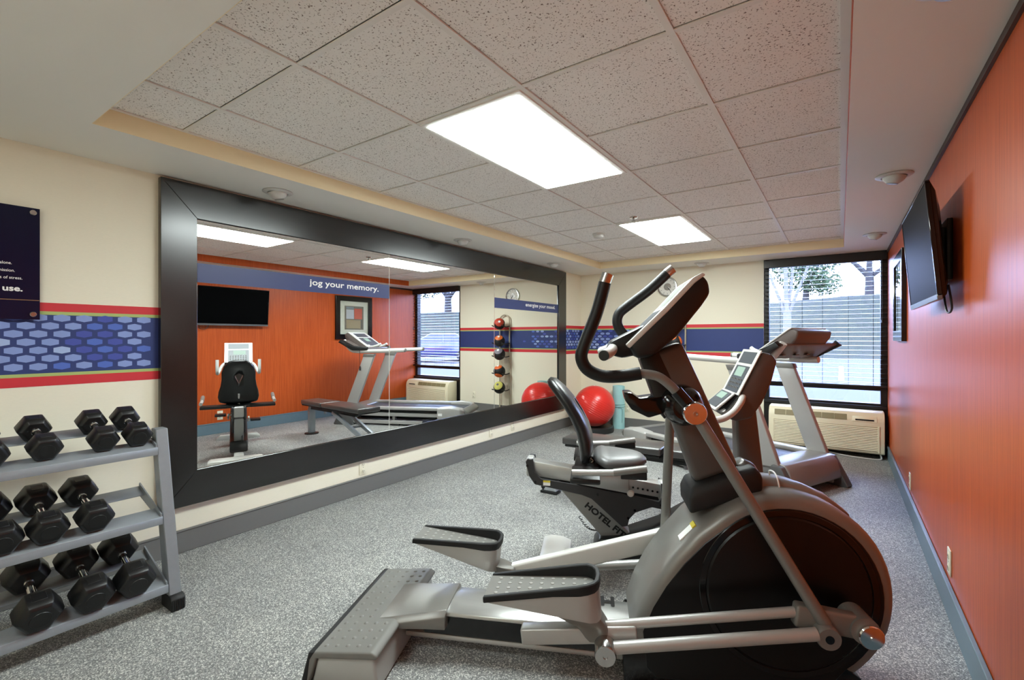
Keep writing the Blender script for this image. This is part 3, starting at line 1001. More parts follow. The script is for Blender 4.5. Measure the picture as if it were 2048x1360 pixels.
# ------------------------------------------------------------------ stability ball, ring, rolled mat
rg = obj('ball_ring', lathe(nb(), [(0.15, 0.0), (0.258, 0.0), (0.266, 0.02), (0.262, 0.07), (0.235, 0.08), (0.2, 0.06), (0.165, 0.03)], (0, 0, 0), 'z', 40, True), mat('dark_grey_plastic', (34, 36, 36), 0.4))
rg.location = (-2.78, 5.985, 0)
tag(rg, 'dark grey ring base on the floor under the red ball', 'ball stand')
sbm = mat('red_vinyl_ball', (214, 48, 40), 0.28, spec=0.5, var=0.06, scale=4)
sb_ = thing('stability_ball', 'big shiny red exercise ball on a grey ring in the corner', 'exercise ball', (-2.78, 5.985, 0.345))
obj('skin', ball(nb(), (0, 0, 0), 0.278, 48, 32), sbm, sb_)
bm = nb()
for k in range(-4, 5):
    zc = k * 0.026
    rr = math.sqrt(0.2784 ** 2 - zc ** 2)
    lathe(bm, [(rr, zc - 0.0035), (rr + 0.0018, zc), (rr, zc + 0.0035)], (0, 0, 0), 'z', 48)
rb = obj('ribs', bm, sbm, sb_)
rb.rotation_euler = (R(-18), R(24), 0)
obj('valve', lathe(nb(), [(0.01, 0.277), (0.01, 0.281), (0.0, 0.281)], (0, 0, 0), 'z', 12), WHITE, sb_)

mt = thing('yoga_mat', 'pale teal rolled exercise mat standing upright beside the red ball', 'exercise mat', (-2.59, 6.38, 0))
TEAL = mat('teal_foam_mat', (158, 208, 210), 0.7, var=0.05)
pts = []
turns, n = 4.0, 110
for i in range(n + 1):
    a = 2 * math.pi * turns * i / n
    r = 0.018 + 0.068 * i / n
    pts.append((r * math.cos(a), r * math.sin(a)))
outer = [(p[0] * (1 + 0.004 / max(0.02, math.hypot(*p))), p[1] * (1 + 0.004 / max(0.02, math.hypot(*p)))) for p in pts]
bm = nb()
loft(bm, [[(p[0], p[1], 0), (q[0], q[1], 0), (q[0], q[1], 0.60), (p[0], p[1], 0.60)] for k, (p, q) in enumerate(zip(pts, outer))])
obj('roll', bm, TEAL, mt)
DTEAL = mat('teal_strap', (92, 146, 150), 0.6)
for z in (0.305, 0.335):
    obj('strap', lathe(nb(), [(0.0885, z), (0.0925, z + 0.001), (0.0925, z + 0.006), (0.0885, z + 0.007)], (0, 0, 0), 'z', 32), DTEAL, mt)
obj('strap_tail', tube(nb(), [(0.03, -0.092, 0.30), (0.075, -0.06, 0.28), (0.077, -0.058, 0.18), (0.074, -0.06, 0.09)], 0.003, 6, 5), DTEAL, mt)

# ------------------------------------------------------------------ dumbbell rack and dumbbells
dr = thing('dumbbell_rack', 'grey steel three tier dumbbell rack against the cream wall', 'rack', (-2.57, 0.91, 0))
# local x: 0 at the front foot (towards the room), negative to the wall; local y: 0 at the right upright, negative to the left
RL = -1.25
for y in (0.0, RL):
    obj('upright', prism(nb(), [(-0.085, 0.05), (-0.015, 0.05), (-0.185, 0.835), (-0.245, 0.835)], y - 0.006, y + 0.045), RACKM, dr, bevel=0.004, seg=1)
    obj('base_rail', box(nb(), -0.5, -0.02, y - 0.004, y + 0.043, 0.018, 0.065), RACKM, dr, bevel=0.004, seg=1)
    ft = obj('foot', prism(nb(), [(-0.11, 0), (0.012, 0), (0.012, 0.055), (-0.005, 0.07), (-0.11, 0.072)], y - 0.008, y + 0.05), RUBBER, dr, bevel=0.004, seg=1)
    for k in range(6):
        obj('foot_rib', box(nb(), 0.012, 0.0145, y - 0.003 + k * 0.0085, y + 0.0015 + k * 0.0085, 0.006, 0.052), RUBBER, ft, smooth=False)
    obj('rear_foot', box(nb(), -0.515, -0.42, y - 0.006, y + 0.048, 0, 0.02), RUBBER, dr, bevel=0.003, seg=1)
TIERS = [(-0.155, 0.715), (-0.095, 0.392), (-0.03, 0.085)]
for xf, zf in TIERS:
    back = 0.26
    # front and rear angle rails, plus brackets at the ends
    prof_f = [(xf + 0.004, zf), (xf + 0.004, zf + 0.036), (xf - 0.075, zf + 0.063), (xf - 0.077, zf + 0.057), (xf - 0.004, zf + 0.032), (xf - 0.004, zf)]
    obj('front_rail', prism(nb(), prof_f, RL + 0.046, -0.007), RACKM, dr, bevel=0.001, seg=1)
    xb = xf - back
    prof_b = [(xb + 0.05, zf + 0.099), (xb + 0.05, zf + 0.105), (xb - 0.025, zf + 0.131), (xb - 0.031, zf + 0.131), (xb - 0.031, zf + 0.1), (xb - 0.025, zf + 0.1), (xb - 0.025, zf + 0.124)]
    obj('rear_rail', prism(nb(), prof_b, RL + 0.046, -0.007), RACKM, dr, bevel=0.001, seg=1)
    for y in (-0.012, RL + 0.04):
        obj('end_bracket', prism(nb(), [(xf - 0.0, zf + 0.01), (xf - 0.0, zf + 0.05), (xb - 0.02, zf + 0.15), (xb - 0.03, zf + 0.09)], y - 0.003, y + 0.003), RACKM, dr)


def dumbbell(hr, hl, gap, label):
    """hexagonal heads on a knurled steel handle; axis along local x"""
    t = thing('dumbbell', label, 'dumbbell', (0, 0, 0), 0, 'hexagon dumbbells on the rack')
    L = gap / 2
    for s in (-1, 1):
        rings = []
        for x, r in ((L, hr * 0.72), (L + hl * 0.14, hr * 0.92), (L + hl * 0.26, hr), (L + hl * 0.76, hr), (L + hl * 0.92, hr * 0.9), (L + hl, hr * 0.74)):
            rings.append([(s * x, r * math.cos(R(60 * k)), r * math.sin(R(60 * k))) for k in range(6)])
        h = obj('head', loft(nb(), rings), DBELL, t, bevel=0.003, seg=2)
        obj('end_plate', lathe(nb(), [(hr * 0.45, s * (L + hl - 0.001)), (hr * 0.43, s * (L + hl + 0.0015)), (0, s * (L + hl + 0.0015))], (0, 0, 0), 'x', 24), DBELL, h)
        obj('label_plate', box(nb(), s * (L + hl * 0.5) - hl * 0.2, s * (L + hl * 0.5) + hl * 0.2, -hr * 0.3, hr * 0.3, hr * 0.862, hr * 0.885), DBELL, h, bevel=0.001, seg=1)
    obj('handle', tube(nb(), [(-L - 0.005, 0, 0), (-L * 0.5, 0, 0), (0, 0, 0), (L * 0.5, 0, 0), (L + 0.005, 0, 0)], 0.0145, 16), CHROME, t)
    for s in (-1, 1):
        obj('collar', lathe(nb(), [(0.0145, s * (L - 0.014)), (0.018, s * (L - 0.008)), (0.018, s * L)], (0, 0, 0), 'x', 16), CHROME, t)
    return t


SPECS = [  # tier, y positions (world), hr, hl, gap
    (0, [0.352, 0.512, 0.708, 0.836], 0.059, 0.085, 0.10), (1, [0.372, 0.51, 0.655], 0.068, 0.10, 0.12), (2, [0.468, 0.632, 0.782], 0.0755, 0.115, 0.125)]
DL = {(0, 0): 'small dumbbell on the top tier, cut by the left edge of the photo', (0, 1): 'small dumbbell standing alone in the middle of the top tier',
      (0, 2): 'small dumbbell on the top tier, second from the right upright', (0, 3): 'smallest looking dumbbell at the right end of the top tier',
      (1, 0): 'medium dumbbell on the middle tier, cut by the left edge of the photo', (1, 1): 'medium dumbbell second from the right on the middle tier',
      (1, 2): 'medium dumbbell at the right end of the middle tier', (2, 0): 'large dumbbell on the bottom tier nearest the left edge of the photo',
      (2, 1): 'large dumbbell in the middle of the bottom tier row', (2, 2): 'large dumbbell at the right end of the bottom tier'}
for tier, yy, hr, hl, gap in SPECS:
    xf, zf = TIERS[tier]
    first = None
    for k, y in enumerate(yy):
        x = -2.57 + xf - 0.135
        z = zf + 0.084 + hr * 0.917
        if first is None:
            first = dumbbell(hr, hl, gap, DL[(tier, k)])
            first.location = (x, y, z)
            o_ = first
        else:
            o_ = dup(first, (x, y, z), None, DL[(tier, k)])
        o_.rotation_euler = (0, R(19), R(random.uniform(-1.5, 1.5)))

# ------------------------------------------------------------------ elliptical trainer (local x forward, y to its left, z up)
el = thing('elliptical_trainer', 'large grey and black elliptical trainer in the foreground, facing the orange wall', 'exercise machine', (-0.22, 2.06, 0), R(25))
cov = [(-1.735, 0.015), (-1.70, 0.128), (-1.46, 0.152), (-1.435, 0.138), (-1.44, 0.125), (-1.675, 0.105), (-1.705, 0.012)]
cb = obj('rear_crossbar', prism(nb(), [(-1.70, 0.004), (-1.675, 0.112), (-1.455, 0.13), (-1.435, 0.006)], -0.365, 0.255), SILVER, el, bevel=0.012, seg=3)
cb['label'] = 'silver crossbar on the floor'
rc = obj('step_cover', prism(nb(), cov, -0.375, 0.265), GREYRUB, el, bevel=0.008, seg=3)
obj('edge_trim', prism(nb(), [(-1.738, 0.006), (-1.705, 0.128), (-1.68, 0.131), (-1.70, 0.1), (-1.712, 0.006)], -0.378, 0.268), RUBBER, el, bevel=0.006, seg=2)
bm = nb()
for i in range(5):
    for j in range(13):
        u, w = -1.655 + i * 0.043, -0.335 + j * 0.047
        if abs(w + 0.03) < 0.12 and u > -1.55:
            continue
        z = 0.1292 + (u + 1.70) * 0.1
        lathe(bm, [(0.010, z - 0.002), (0.006, z + 0.0012), (0.0, z + 0.0018)], (u, w, 0), 'z', 10)
q = obj('tread_bumps', bm, GREYRUB, rc)
q['kind'] = 'stuff'
obj('centre_boot', loft(nb(), [[(u, -0.03 - hw_, 0.118), (u, -0.03 - hw_, z_ - 0.025), (u, -0.03 - hw_ + 0.02, z_ - 0.004), (u, -0.03 + hw_ - 0.02, z_), (u, -0.03 + hw_, z_ - 0.025), (u, -0.03 + hw_, 0.118)]
                               for u, hw_, z_ in ((-1.53, 0.15, 0.150), (-1.44, 0.145, 0.166), (-1.34, 0.13, 0.180), (-1.255, 0.122, 0.194))]), DSILVER, el, bevel=0.006, seg=2)
obj('main_beam', box(nb(), -1.36, -0.40, -0.115, 0.055, 0.075, 0.165), GBLACK, el, bevel=0.006, seg=1)
obj('lower_tube', box(nb(), -1.44, -0.40, -0.11, 0.05, 0.05, 0.074), SILVER, el, bevel=0.01, seg=2)
pl_ = obj('beam_cover', loft(nb(), [[(u, -0.13, 0.16), (u, -0.128, 0.176), (u, -0.06, 0.187), (u, 0.01, 0.187), (u, 0.075, 0.176), (u, 0.078, 0.16)] for u in (-1.27, -0.95, -0.48)]), ALU, el, bevel=0.003, seg=1)
text_obj('letter_h', 'H', BLACK, pl_, (-0.64, 0.01, 0.188), (1, 0, 0), (0.0, 1, 0), 0.1, 0.05, 0.035, 0.0006)
# flywheel housing
circ = [(0.345 * math.cos(R(a)), 0.385 + 0.345 * math.sin(R(a))) for a in range(-52, 131, 7)]
HP = circ + [(-0.31, 0.575), (-0.39, 0.48), (-0.455, 0.38), (-0.50, 0.29), (-0.535, 0.19), (-0.515, 0.05), (-0.48, 0.012), (0.13, 0.012)]


def shrink(P, d):
    c = Vector((-0.06, 0.36))
    return [tuple(c + (Vector(p) - c) * (1 - d / max(0.05, (Vector(p) - c).length))) for p in P]


rings = [[(p[0], w, p[1]) for p in shrink(HP, d)] for w, d in ((-0.165, 0.035), (-0.158, 0.016), (-0.13, 0.0), (0.13, 0.0), (0.158, 0.016), (0.165, 0.035))]
hs = obj('flywheel_housing', loft(nb(), rings), DSILVER, el, angle=50)
FACE = mat('dark_housing_face', (11, 10, 10), 0.32, spec=0.35)
for s in (-1, 1):
    sp_ = obj('side_panel', prism(nb(), shrink(HP, 0.045), s * 0.1655, s * 0.170), FACE, hs, bevel=0.002, seg=1)
    lathe_p = [(0.268, 0.1701), (0.262, 0.176), (0.20, 0.181), (0.0, 0.182)]
    obj('disc_cover', lathe(nb(), [(r, s * h) for r, h in lathe_p], (-0.005, 0, 0.39), 'y', 64), FACE, hs)
    obj('ring_groove', lathe(nb(), [(0.292, s * 0.1702), (0.29, s * 0.1722), (0.271, s * 0.1722), (0.269, s * 0.1702)], (-0.005, 0, 0.39), 'y', 64, True), GBLACK, hs)
lab = obj('warning_label', prism(nb(), [(-0.355, 0.529), (-0.30, 0.587), (-0.29, 0.579), (-0.345, 0.52)], -0.118, -0.075), WHITE, hs, smooth=False)
obj('label_tab', prism(nb(), [(-0.312, 0.578), (-0.30, 0.591), (-0.29, 0.582), (-0.302, 0.569)], -0.1185, -0.0745), mat('yellow_label', (214, 196, 60), 0.6), hs, smooth=False)
obj('base_skirt', prism(nb(), [(-0.56, 0.0), (-0.565, 0.10), (-0.545, 0.165), (0.16, 0.165), (0.235, 0.115), (0.15, 0.0)], -0.1675, 0.12), GBLACK, hs, bevel=0.006, seg=2)
# mast
obj('mast_boot', loft(nb(), [[(a, w0, z), (b, w0, z + dz), (b, -w0, z + dz), (a, -w0, z)] for a, b, z, dz, w0 in
                             ((-0.315, -0.06, 0.62, 0.10, -0.105), (-0.318, -0.06, 0.68, 0.10, -0.105), (-0.305, -0.085, 0.722, 0.085, -0.085))]), RUBBER, el, bevel=0.014, seg=3)
MAST = mat('bronze_grey_paint', (94, 90, 87), 0.32, metal=0.35)
obj('mast', prism(nb(), [(-0.285, 0.72), (-0.125, 0.79), (-0.335, 1.27), (-0.462, 1.22)], -0.052, 0.052), MAST, el, bevel=0.022, seg=3)
obj('mast_cover', prism(nb(), [(-0.495, 1.205), (-0.425, 1.235), (-0.345, 1.06), (-0.40, 0.965), (-0.425, 1.01)], -0.058, 0.058), BLACK, el, bevel=0.008, seg=2)
obj('hinge_dome', loft(nb(), [[(u + 0.0, w, z) for w, z in ((-0.05, zb_), (-0.045, zt - 0.02), (-0.02, zt), (0.02, zt), (0.045, zt - 0.02), (0.05, zb_))] for u, zb_, zt in ((-0.13, 0.70, 0.795), (-0.10, 0.70, 0.815), (-0.065, 0.70, 0.80), (-0.04, 0.68, 0.755))]), MAST, el, bevel=0.006, seg=2)
obj('top_ridge', loft(nb(), [[(u, w, z) for w, z in ((-0.055, zt - 0.035), (-0.045, zt - 0.008), (0.0, zt), (0.045, zt - 0.008), (0.055, zt - 0.035))] for u, zt in ((-0.05, 0.757), (0.02, 0.752), (0.10, 0.735), (0.18, 0.70), (0.25, 0.645))]), DSILVER, el, angle=60)
obj('cable_tie', tube(nb(), [(0.01, -0.07, 0.70), (0.005, -0.055, 0.755), (0.01, 0.0, 0.768), (0.012, 0.055, 0.755), (0.03, 0.075, 0.70)], 0.003, 8, 6), WHITE, el)
# console
cp = [(-0.548, 1.262), (-0.41, 1.395), (-0.315, 1.497), (-0.285, 1.515), (-0.262, 1.49), (-0.255, 1.445), (-0.285, 1.40), (-0.37, 1.29), (-0.455, 1.215), (-0.515, 1.205)]
cn = obj('console', prism(nb(), cp, -0.16, 0.16), BLACK, el, bevel=0.016, seg=3)
fp = [(-0.553, 1.258), (-0.415, 1.397), (-0.318, 1.502), (-0.285, 1.521), (-0.272, 1.512), (-0.31, 1.482), (-0.405, 1.378), (-0.54, 1.244)]
bz_ = obj('console_bezel', prism(nb(), fp, -0.163, 0.163), LSILVER, cn, bevel=0.005, seg=2)
obj('display', prism(nb(), [(-0.41, 1.4035), (-0.325, 1.4955), (-0.322, 1.4935), (-0.407, 1.401)], -0.12, 0.12), mat('pale_display', (190, 200, 196), 0.2), cn, smooth=False)
obj('key_panel', prism(nb(), [(-0.53, 1.284), (-0.425, 1.389), (-0.422, 1.386), (-0.527, 1.281)], -0.12, 0.12), mat('slate_panel', (70, 76, 84), 0.35), cn, smooth=False)
obj('handle_yoke', prism(nb(), [(-0.612, 1.268), (-0.475, 1.338), (-0.44, 1.30), (-0.50, 1.22), (-0.565, 1.205), (-0.615, 1.22)], -0.11, 0.11), BLACK, el, bevel=0.014, seg=2)
for s in (-1, 1):
    g_ = obj('fixed_grip', tube(nb(), [(-0.598, s * 0.09, 1.243), (-0.612, s * 0.2, 1.232), (-0.635, s * 0.27, 1.222)], 0.0195, 18, 4), LSILVER, el)
    obj('end_cap', tube(nb(), [(-0.635, s * 0.27, 1.222), (-0.637, s * 0.276, 1.2212)], 0.0185, 18), BLACK, g_)
obj('bottle_holder', prism(nb(), [(-0.556, 1.068), (-0.525, 1.068), (-0.495, 1.045), (-0.39, 1.062), (-0.375, 1.0), (-0.46, 0.972), (-0.525, 1.002), (-0.548, 1.035)], -0.06, 0.06), GBLACK, el, bevel=0.006, seg=2)
PIV = (-0.33, 1.03)


def swing(side, ang):
    """moving handle arm on one side, rotated clockwise by ang about the pivot"""
    w = side
    ca, sa = math.cos(-ang), math.sin(-ang)

    def q(du, dz, off):
        return (PIV[0] + du * ca - dz * sa, w * off, PIV[1] + du * sa + dz * ca)
    am = obj('handle_arm', tube(nb(), [q(-0.18, 0.128, 0.235), q(-0.12, 0.118, 0.235), q(-0.075, 0.085, 0.235), q(-0.04, 0.045, 0.235), q(-0.005, 0.005, 0.235)], 0.0165, 16, 6), DSILVER, el)
    pts_ = [(-0.302, 0.45), (-0.33, 0.345), (-0.372, 0.235), (-0.385, 0.185), (-0.365, 0.142), (-0.315, 0.118), (-0.25, 0.117), (-0.178, 0.129)]
    obj('grip', tube(nb(), [q(a, b, 0.24 if i > 3 else 0.245) for i, (a, b) in enumerate(pts_)], 0.0225, 18, 6), FOAM, am)
    obj('grip_cap', tube(nb(), [q(-0.304, 0.446, 0.245), q(-0.294, 0.474, 0.245), q(-0.2915, 0.481, 0.245)], 0.0215, 18), STEEL, am)
    obj('arm_sleeve', tube(nb(), [q(-0.058, 0.068, 0.235), q(-0.01, 0.012, 0.235)], 0.0225, 16), GBLACK, am)
    lw = obj('lower_arm', tube(nb(), [q(0.012, -0.02, 0.245), q(0.385, -0.66, 0.31)], 0.0205, 18), DSILVER, el)
    e = q(0.382, -0.685, 0.32)
    obj('arm_pivot', lathe(nb(), [(0.012, -0.026), (0.033, -0.026), (0.036, -0.02), (0.036, 0.02), (0.033, 0.026), (0.012, 0.026)], e, 'y', 28), DSILVER, lw)
    obj('bolt', lathe(nb(), [(0.013, w * 0.02), (0.013, w * 0.0275), (0.0, w * 0.0275)], e, 'y', 16), GBLACK, lw)
    return e


for s in (-1, 1):
    obj('pivot_housing', lathe(nb(), [(0.07, s * 0.05), (0.076, s * 0.07), (0.074, s * 0.12), (0.06, s * 0.15), (0.045, s * 0.17), (0.0, s * 0.17)], (PIV[0] - 0.012, 0, PIV[1] + 0.0), 'y', 32), GBLACK, el)
    pc = obj('pivot_cap', lathe(nb(), [(0.034, s * 0.17), (0.037, s * 0.205), (0.040, s * 0.262), (0.039, s * 0.269), (0.036, s * 0.274), (0.0, s * 0.2775)], (PIV[0], 0, PIV[1] - 0.005), 'y', 36), CHROME, el)
    obj('bolt', lathe(nb(), [(0.009, s * 0.275), (0.009, s * 0.279), (0.004, s * 0.279), (0.0, s * 0.277)], (PIV[0], 0, PIV[1] - 0.005), 'y', 12), STEEL, pc)
eN = swing(-1, 0.0)
eF = swing(1, R(32))


def bar(bm, a, b, h, w):
    """rectangular tube between two points in the x-z plane, centred on y = a[1]"""
    A, B = Vector(a), Vector(b)
    d = (B - A).normalized()
    n_ = Vector((-d.z, 0, d.x))
    s_ = Vector((0, 1, 0))
    rings_ = [[p + n_ * h * i + s_ * w * j for i, j in ((-1, -1), (1, -1), (1, 1), (-1, 1))] for p in (A, B)]
    return loft(bm, rings_)


def foot_link(s, crank, rear, roller, ring, w):
    """coupler with crank bearing, rear block, roller, and the rod to the handle arm"""
    if s > 0:
        lk = obj('foot_link', bar(nb(), (-1.10, s * w, 0.16), (-0.25, s * w, 0.425), 0.042, 0.024), LSILVER, el, bevel=0.01, seg=3)
    else:
        lk = obj('foot_link', tube(nb(), [(roller[0] - 0.1, s * w, rear[1] + (crank[1] - rear[1]) * 0.28 + 0.005), (crank[0] - 0.2, s * w, crank[1] + 0.04)], 0.0165, 16), SILVER, el)
        obj('rear_block', bar(nb(), (rear[0], s * w, rear[1]), (rear[0] + 0.40, s * w, rear[1] + 0.05), 0.0285, 0.026), SILVER, lk, bevel=0.008, seg=3)
    ca0 = -0.21 if s < 0 else -0.03
    obj('crank_arm', bar(nb(), (crank[0] + ca0, s * w, crank[1] + 0.035), (crank[0], s * w, crank[1] + 0.01), 0.036, 0.022), DSILVER, lk, bevel=0.01, seg=3)
    obj('crank_hub', lathe(nb(), [(0.034, s * (w - 0.07)), (0.042, s * (w - 0.065)), (0.042, s * (w + 0.03))], (crank[0] - 0.012, 0, crank[1] + 0.012), 'y', 30), DSILVER, lk)
    obj('crank_cap', lathe(nb(), [(0.036, s * (w + 0.028)), (0.037, s * (w + 0.04)), (0.034, s * (w + 0.044)), (0.007, s * (w + 0.044)), (0.006, s * (w + 0.048)), (0.0, s * (w + 0.048))], (crank[0], 0, crank[1]), 'y', 32), CHROME, lk)
    rd = obj('coupler_rod', tube(nb(), [(roller[0] + 0.03, s * (w + 0.055), roller[1] + 0.012), (ring[0] - 0.03, s * (w + 0.045), ring[2] + 0.006)], 0.020, 18), SILVER, el)
    obj('roller', lathe(nb(), [(0.034, s * (w + 0.02)), (0.036, s * (w + 0.025)), (0.036, s * (w + 0.085)), (0.033, s * (w + 0.09)), (0.008, s * (w + 0.09)), (0.007, s * (w + 0.087)), (0, s * (w + 0.087))], (roller[0], 0, roller[1]), 'y', 30), STEEL, rd)


def pedal(s, wc, heel, toe, stem):
    """foot platform: rubber rim high at the toe, dimpled mat, silver underside; heel and toe are (u,z) of the mat"""
    L = math.hypot(toe[0] - heel[0], toe[1] - heel[1])
    ang = math.atan2(toe[1] - heel[1], toe[0] - heel[0])

    def P(a, b, c):          # a along the pedal from the heel, b lateral, c up from the mat
        return (heel[0] + a * math.cos(ang) - c * math.sin(ang), wc + b, heel[1] + a * math.sin(ang) + c * math.cos(ang))

    def outline(x0, hw_, n=8):
        pts_ = [(x0, -hw_)]
        for k in range(n + 1):
            a = -math.pi / 2 + math.pi * k / n
            ca_, sa_ = math.cos(a), math.sin(a)
            pts_.append((L - 0.075 + 0.075 * (abs(ca_) ** 0.75) * (1 if ca_ >= 0 else -1) * hw_ / 0.082, hw_ * math.copysign(abs(sa_) ** 0.75, sa_)))
        pts_.append((x0, hw_))
        return pts_
    hw_ = 0.082

    def low(a):
        return -0.012 - 0.075 * max(0, a / L) ** 1.3
    o1 = outline(0.012, hw_)
    oi = outline(0.012, hw_ - 0.003)

    def top(a):
        return 0.012 + 0.042 * min(1, max(0, (a / L - 0.0) / 0.9)) ** 1.1
    tp = obj('foot_plate', loft(nb(), [[P(a, b * 0.94, low(a)) for a, b in o1], [P(a, b, low(a) * 0.35) for a, b in o1], [P(a, b, top(a) - 0.012) for a, b in o1],
                                       [P(a, b, top(a) - 0.012) for a, b in oi], [P(a, b, 0.0) for a, b in oi]]), SILVER, el, angle=50)
    # rim
    o_out, o_in = outline(-0.004, hw_ + 0.006), outline(-0.004, hw_ - 0.011)
    bm_ = nb()
    rr = [[P(a0, b0, top(a0) - 0.022), P(a0, b0, top(a0)), P(a1, b1, top(a1)), P(a1, b1, -0.006)] for (a0, b0), (a1, b1) in zip(o_out, o_in)]
    loft(bm_, rr)
    obj('rim', bm_, RUBBER, tp, bevel=0.003, seg=1)
    o2 = outline(-0.004, hw_ - 0.010)
    mt_ = obj('foot_mat', loft(nb(), [[P(a, b, 0.003) for a, b in o2], [P(a, b, 0.009) for a, b in o2]]), GREYRUB, tp)
    bm_ = nb()
    for i in range(9):
        for j in range(4):
            c = P(0.035 + i * (L - 0.085) / 8, -0.05 + j * 0.0333, 0.0085)
            lathe(bm_, [(0.009, c[2] - 0.002), (0.0065, c[2] + 0.0025), (0.0, c[2] + 0.0035)], (c[0], c[1], 0), 'z', 8)
    b_ = obj('tread_bumps', bm_, mat('light_mat_bump', (148, 147, 142), 0.5), tp)
    b_['kind'] = 'stuff'
    # stem from the toe end down to the link
    t0, t1 = P(L - 0.02, 0, -0.06), P(L * 0.52, 0, -0.055)
    st = [[(t1[0], wc - 0.05, t1[2]), (t0[0], wc - 0.055, t0[2]), (t0[0], wc + 0.055, t0[2]), (t1[0], wc + 0.05, t1[2])],
          [(stem[0] - 0.075, wc - 0.035, stem[1] + 0.035), (stem[0] + 0.03, wc - 0.035, stem[1] + 0.04), (stem[0] + 0.03, wc + 0.035, stem[1] + 0.04), (stem[0] - 0.075, wc + 0.035, stem[1] + 0.035)],
          [(stem[0] - 0.04, wc - 0.03, stem[1] - 0.02), (stem[0] + 0.03, wc - 0.03, stem[1] - 0.02), (stem[0] + 0.03, wc + 0.03, stem[1] - 0.02), (stem[0] - 0.04, wc + 0.03, stem[1] - 0.02)]]
    obj('pedal_stem', loft(nb(), st), DSILVER, el, bevel=0.01, seg=3)


foot_link(-1, (0.18, 0.352), (-0.925, 0.224), (-0.633, 0.232), eN, 0.285)
foot_link(1, (-0.215, 0.455), (-1.20, 0.155), (-1.02, 0.16), eF, 0.235)
pedal(-1, -0.28, (-1.045, 0.375), (-0.65, 0.405), (-0.65, 0.245))
pedal(1, 0.215, (-1.50, 0.335), (-1.10, 0.292), (-1.06, 0.175))

# ------------------------------------------------------------------ recumbent bike (local x forward)
bk_ = thing('recumbent_bike', 'grey recumbent exercise bike lettered HOTEL FITNESS, between elliptical and bench', 'exercise bike', (-1.28, 2.42, 0), R(25))
obj('rear_stabilizer', loft(nb(), [[(-0.175, w, 0.0), (-0.165, w, hz_), (-0.12, w, hz_ + 0.012), (-0.05, w, hz_ + 0.008), (0.0, w, 0.03), (0.005, w, 0.0)] for w, hz_ in ((-0.27, 0.035), (-0.245, 0.05), (0.20, 0.05), (0.225, 0.035))]), LSILVER, bk_, bevel=0.006, seg=2)
obj('base_beam', box(nb(), -0.03, 1.30, -0.045, 0.045, 0.012, 0.06), LSILVER, bk_, bevel=0.01, seg=2)
obj('front_stabilizer', loft(nb(), [[(1.24, w, 0.0), (1.25, w, hz_), (1.31, w, hz_), (1.35, w, 0.0)] for w, hz_ in ((-0.24, 0.025), (-0.2, 0.06), (0.2, 0.06), (0.24, 0.025))]), SILVER, bk_, bevel=0.006, seg=2)
low_b = [(0.13, 0.06), (0.14, 0.13), (0.17, 0.175), (0.30, 0.19), (0.50, 0.27), (0.72, 0.41), (0.90, 0.46), (1.03, 0.42), (1.08, 0.30), (1.08, 0.06)]
obj('crank_housing', prism(nb(), low_b, -0.085, 0.085), BLACK, bk_, bevel=0.016, seg=3)
STRUT = mat('satin_strut_grey', (142, 142, 140), 0.4, metal=0.4)
stt = obj('diagonal_strut', prism(nb(), [(-0.075, 0.45), (0.125, 0.40), (0.50, 0.045), (0.295, 0.045)], -0.045, 0.045), STRUT, bk_, bevel=0.008, seg=3)
dx, dz = 0.233, -0.181
ln = math.hypot(dx, dz)
text_obj('lettering', 'HOTEL FITNESS', BLACK, stt, (0.088, -0.046, 0.334), (dx, 0, dz), (-dz, 0, dx), 0.046, 0.385, 0.05, 0.0008)
plate = [(-0.247, 0.574), (-0.236, 0.592), (-0.203, 0.592), (-0.195, 0.52), (-0.159, 0.482), (0.03, 0.462), (0.317, 0.42), (0.485, 0.392), (0.502, 0.41), (0.498, 0.49), (0.53, 0.47),
         (0.547, 0.40), (0.532, 0.344), (0.45, 0.357), (0.363, 0.322), (0.33, 0.284), (0.322, 0.246), (0.292, 0.239), (0.125, 0.385), (0.072, 0.403), (-0.194, 0.448), (-0.225, 0.493)]
for s in (-1, 1):
    sp2 = obj('side_cover', prism(nb(), plate, s * 0.046, s * 0.062), mat('charcoal_plastic', (44, 44, 46), 0.42), bk_, bevel=0.003, seg=1)
    bm = nb()
    for (u, z) in ((-0.236, 0.553), (-0.19, 0.462), (0.16, 0.41), (0.52, 0.43), (0.5, 0.372), (0.36, 0.335), (0.325, 0.29)):
        lathe(bm, [(0.007, s * 0.062), (0.007, s * 0.0635), (0, s * 0.0635)], (u, 0, z), 'y', 10)
    obj('screw', bm, GBLACK, sp2)
obj('warning_label', box(nb(), -0.145, -0.105, -0.0632, -0.0618, 0.446, 0.474), WHITE, bk_, smooth=False)
obj('label_tab', box(nb(), -0.145, -0.105, -0.0638, -0.0622, 0.464, 0.474), MATS['yellow_label'], bk_, smooth=False)
rl = obj('seat_rail', prism(nb(), [(-0.215, 0.578), (0.505, 0.478), (0.505, 0.405), (-0.215, 0.495)], -0.044, 0.044), ALU, bk_, bevel=0.006, seg=2)
bm = nb()
for k in range(6):
    u = 0.352 + k * 0.026
    lathe(bm, [(0.006, -0.0442), (0.006, -0.0452), (0, -0.0452)], (u, 0, 0.4555 - (u - 0.352) * 0.14), 'y', 10)
h_ = obj('adjustment_holes', bm, GBLACK, rl)
for u0, z0 in ((-0.225, 0.556), (0.512, 0.45)):
    obj('end_cap', box(nb(), u0 - 0.02, u0 + 0.02, -0.045, 0.045, z0 - 0.07, z0 + 0.036), SILVER, rl, bevel=0.012, seg=3)
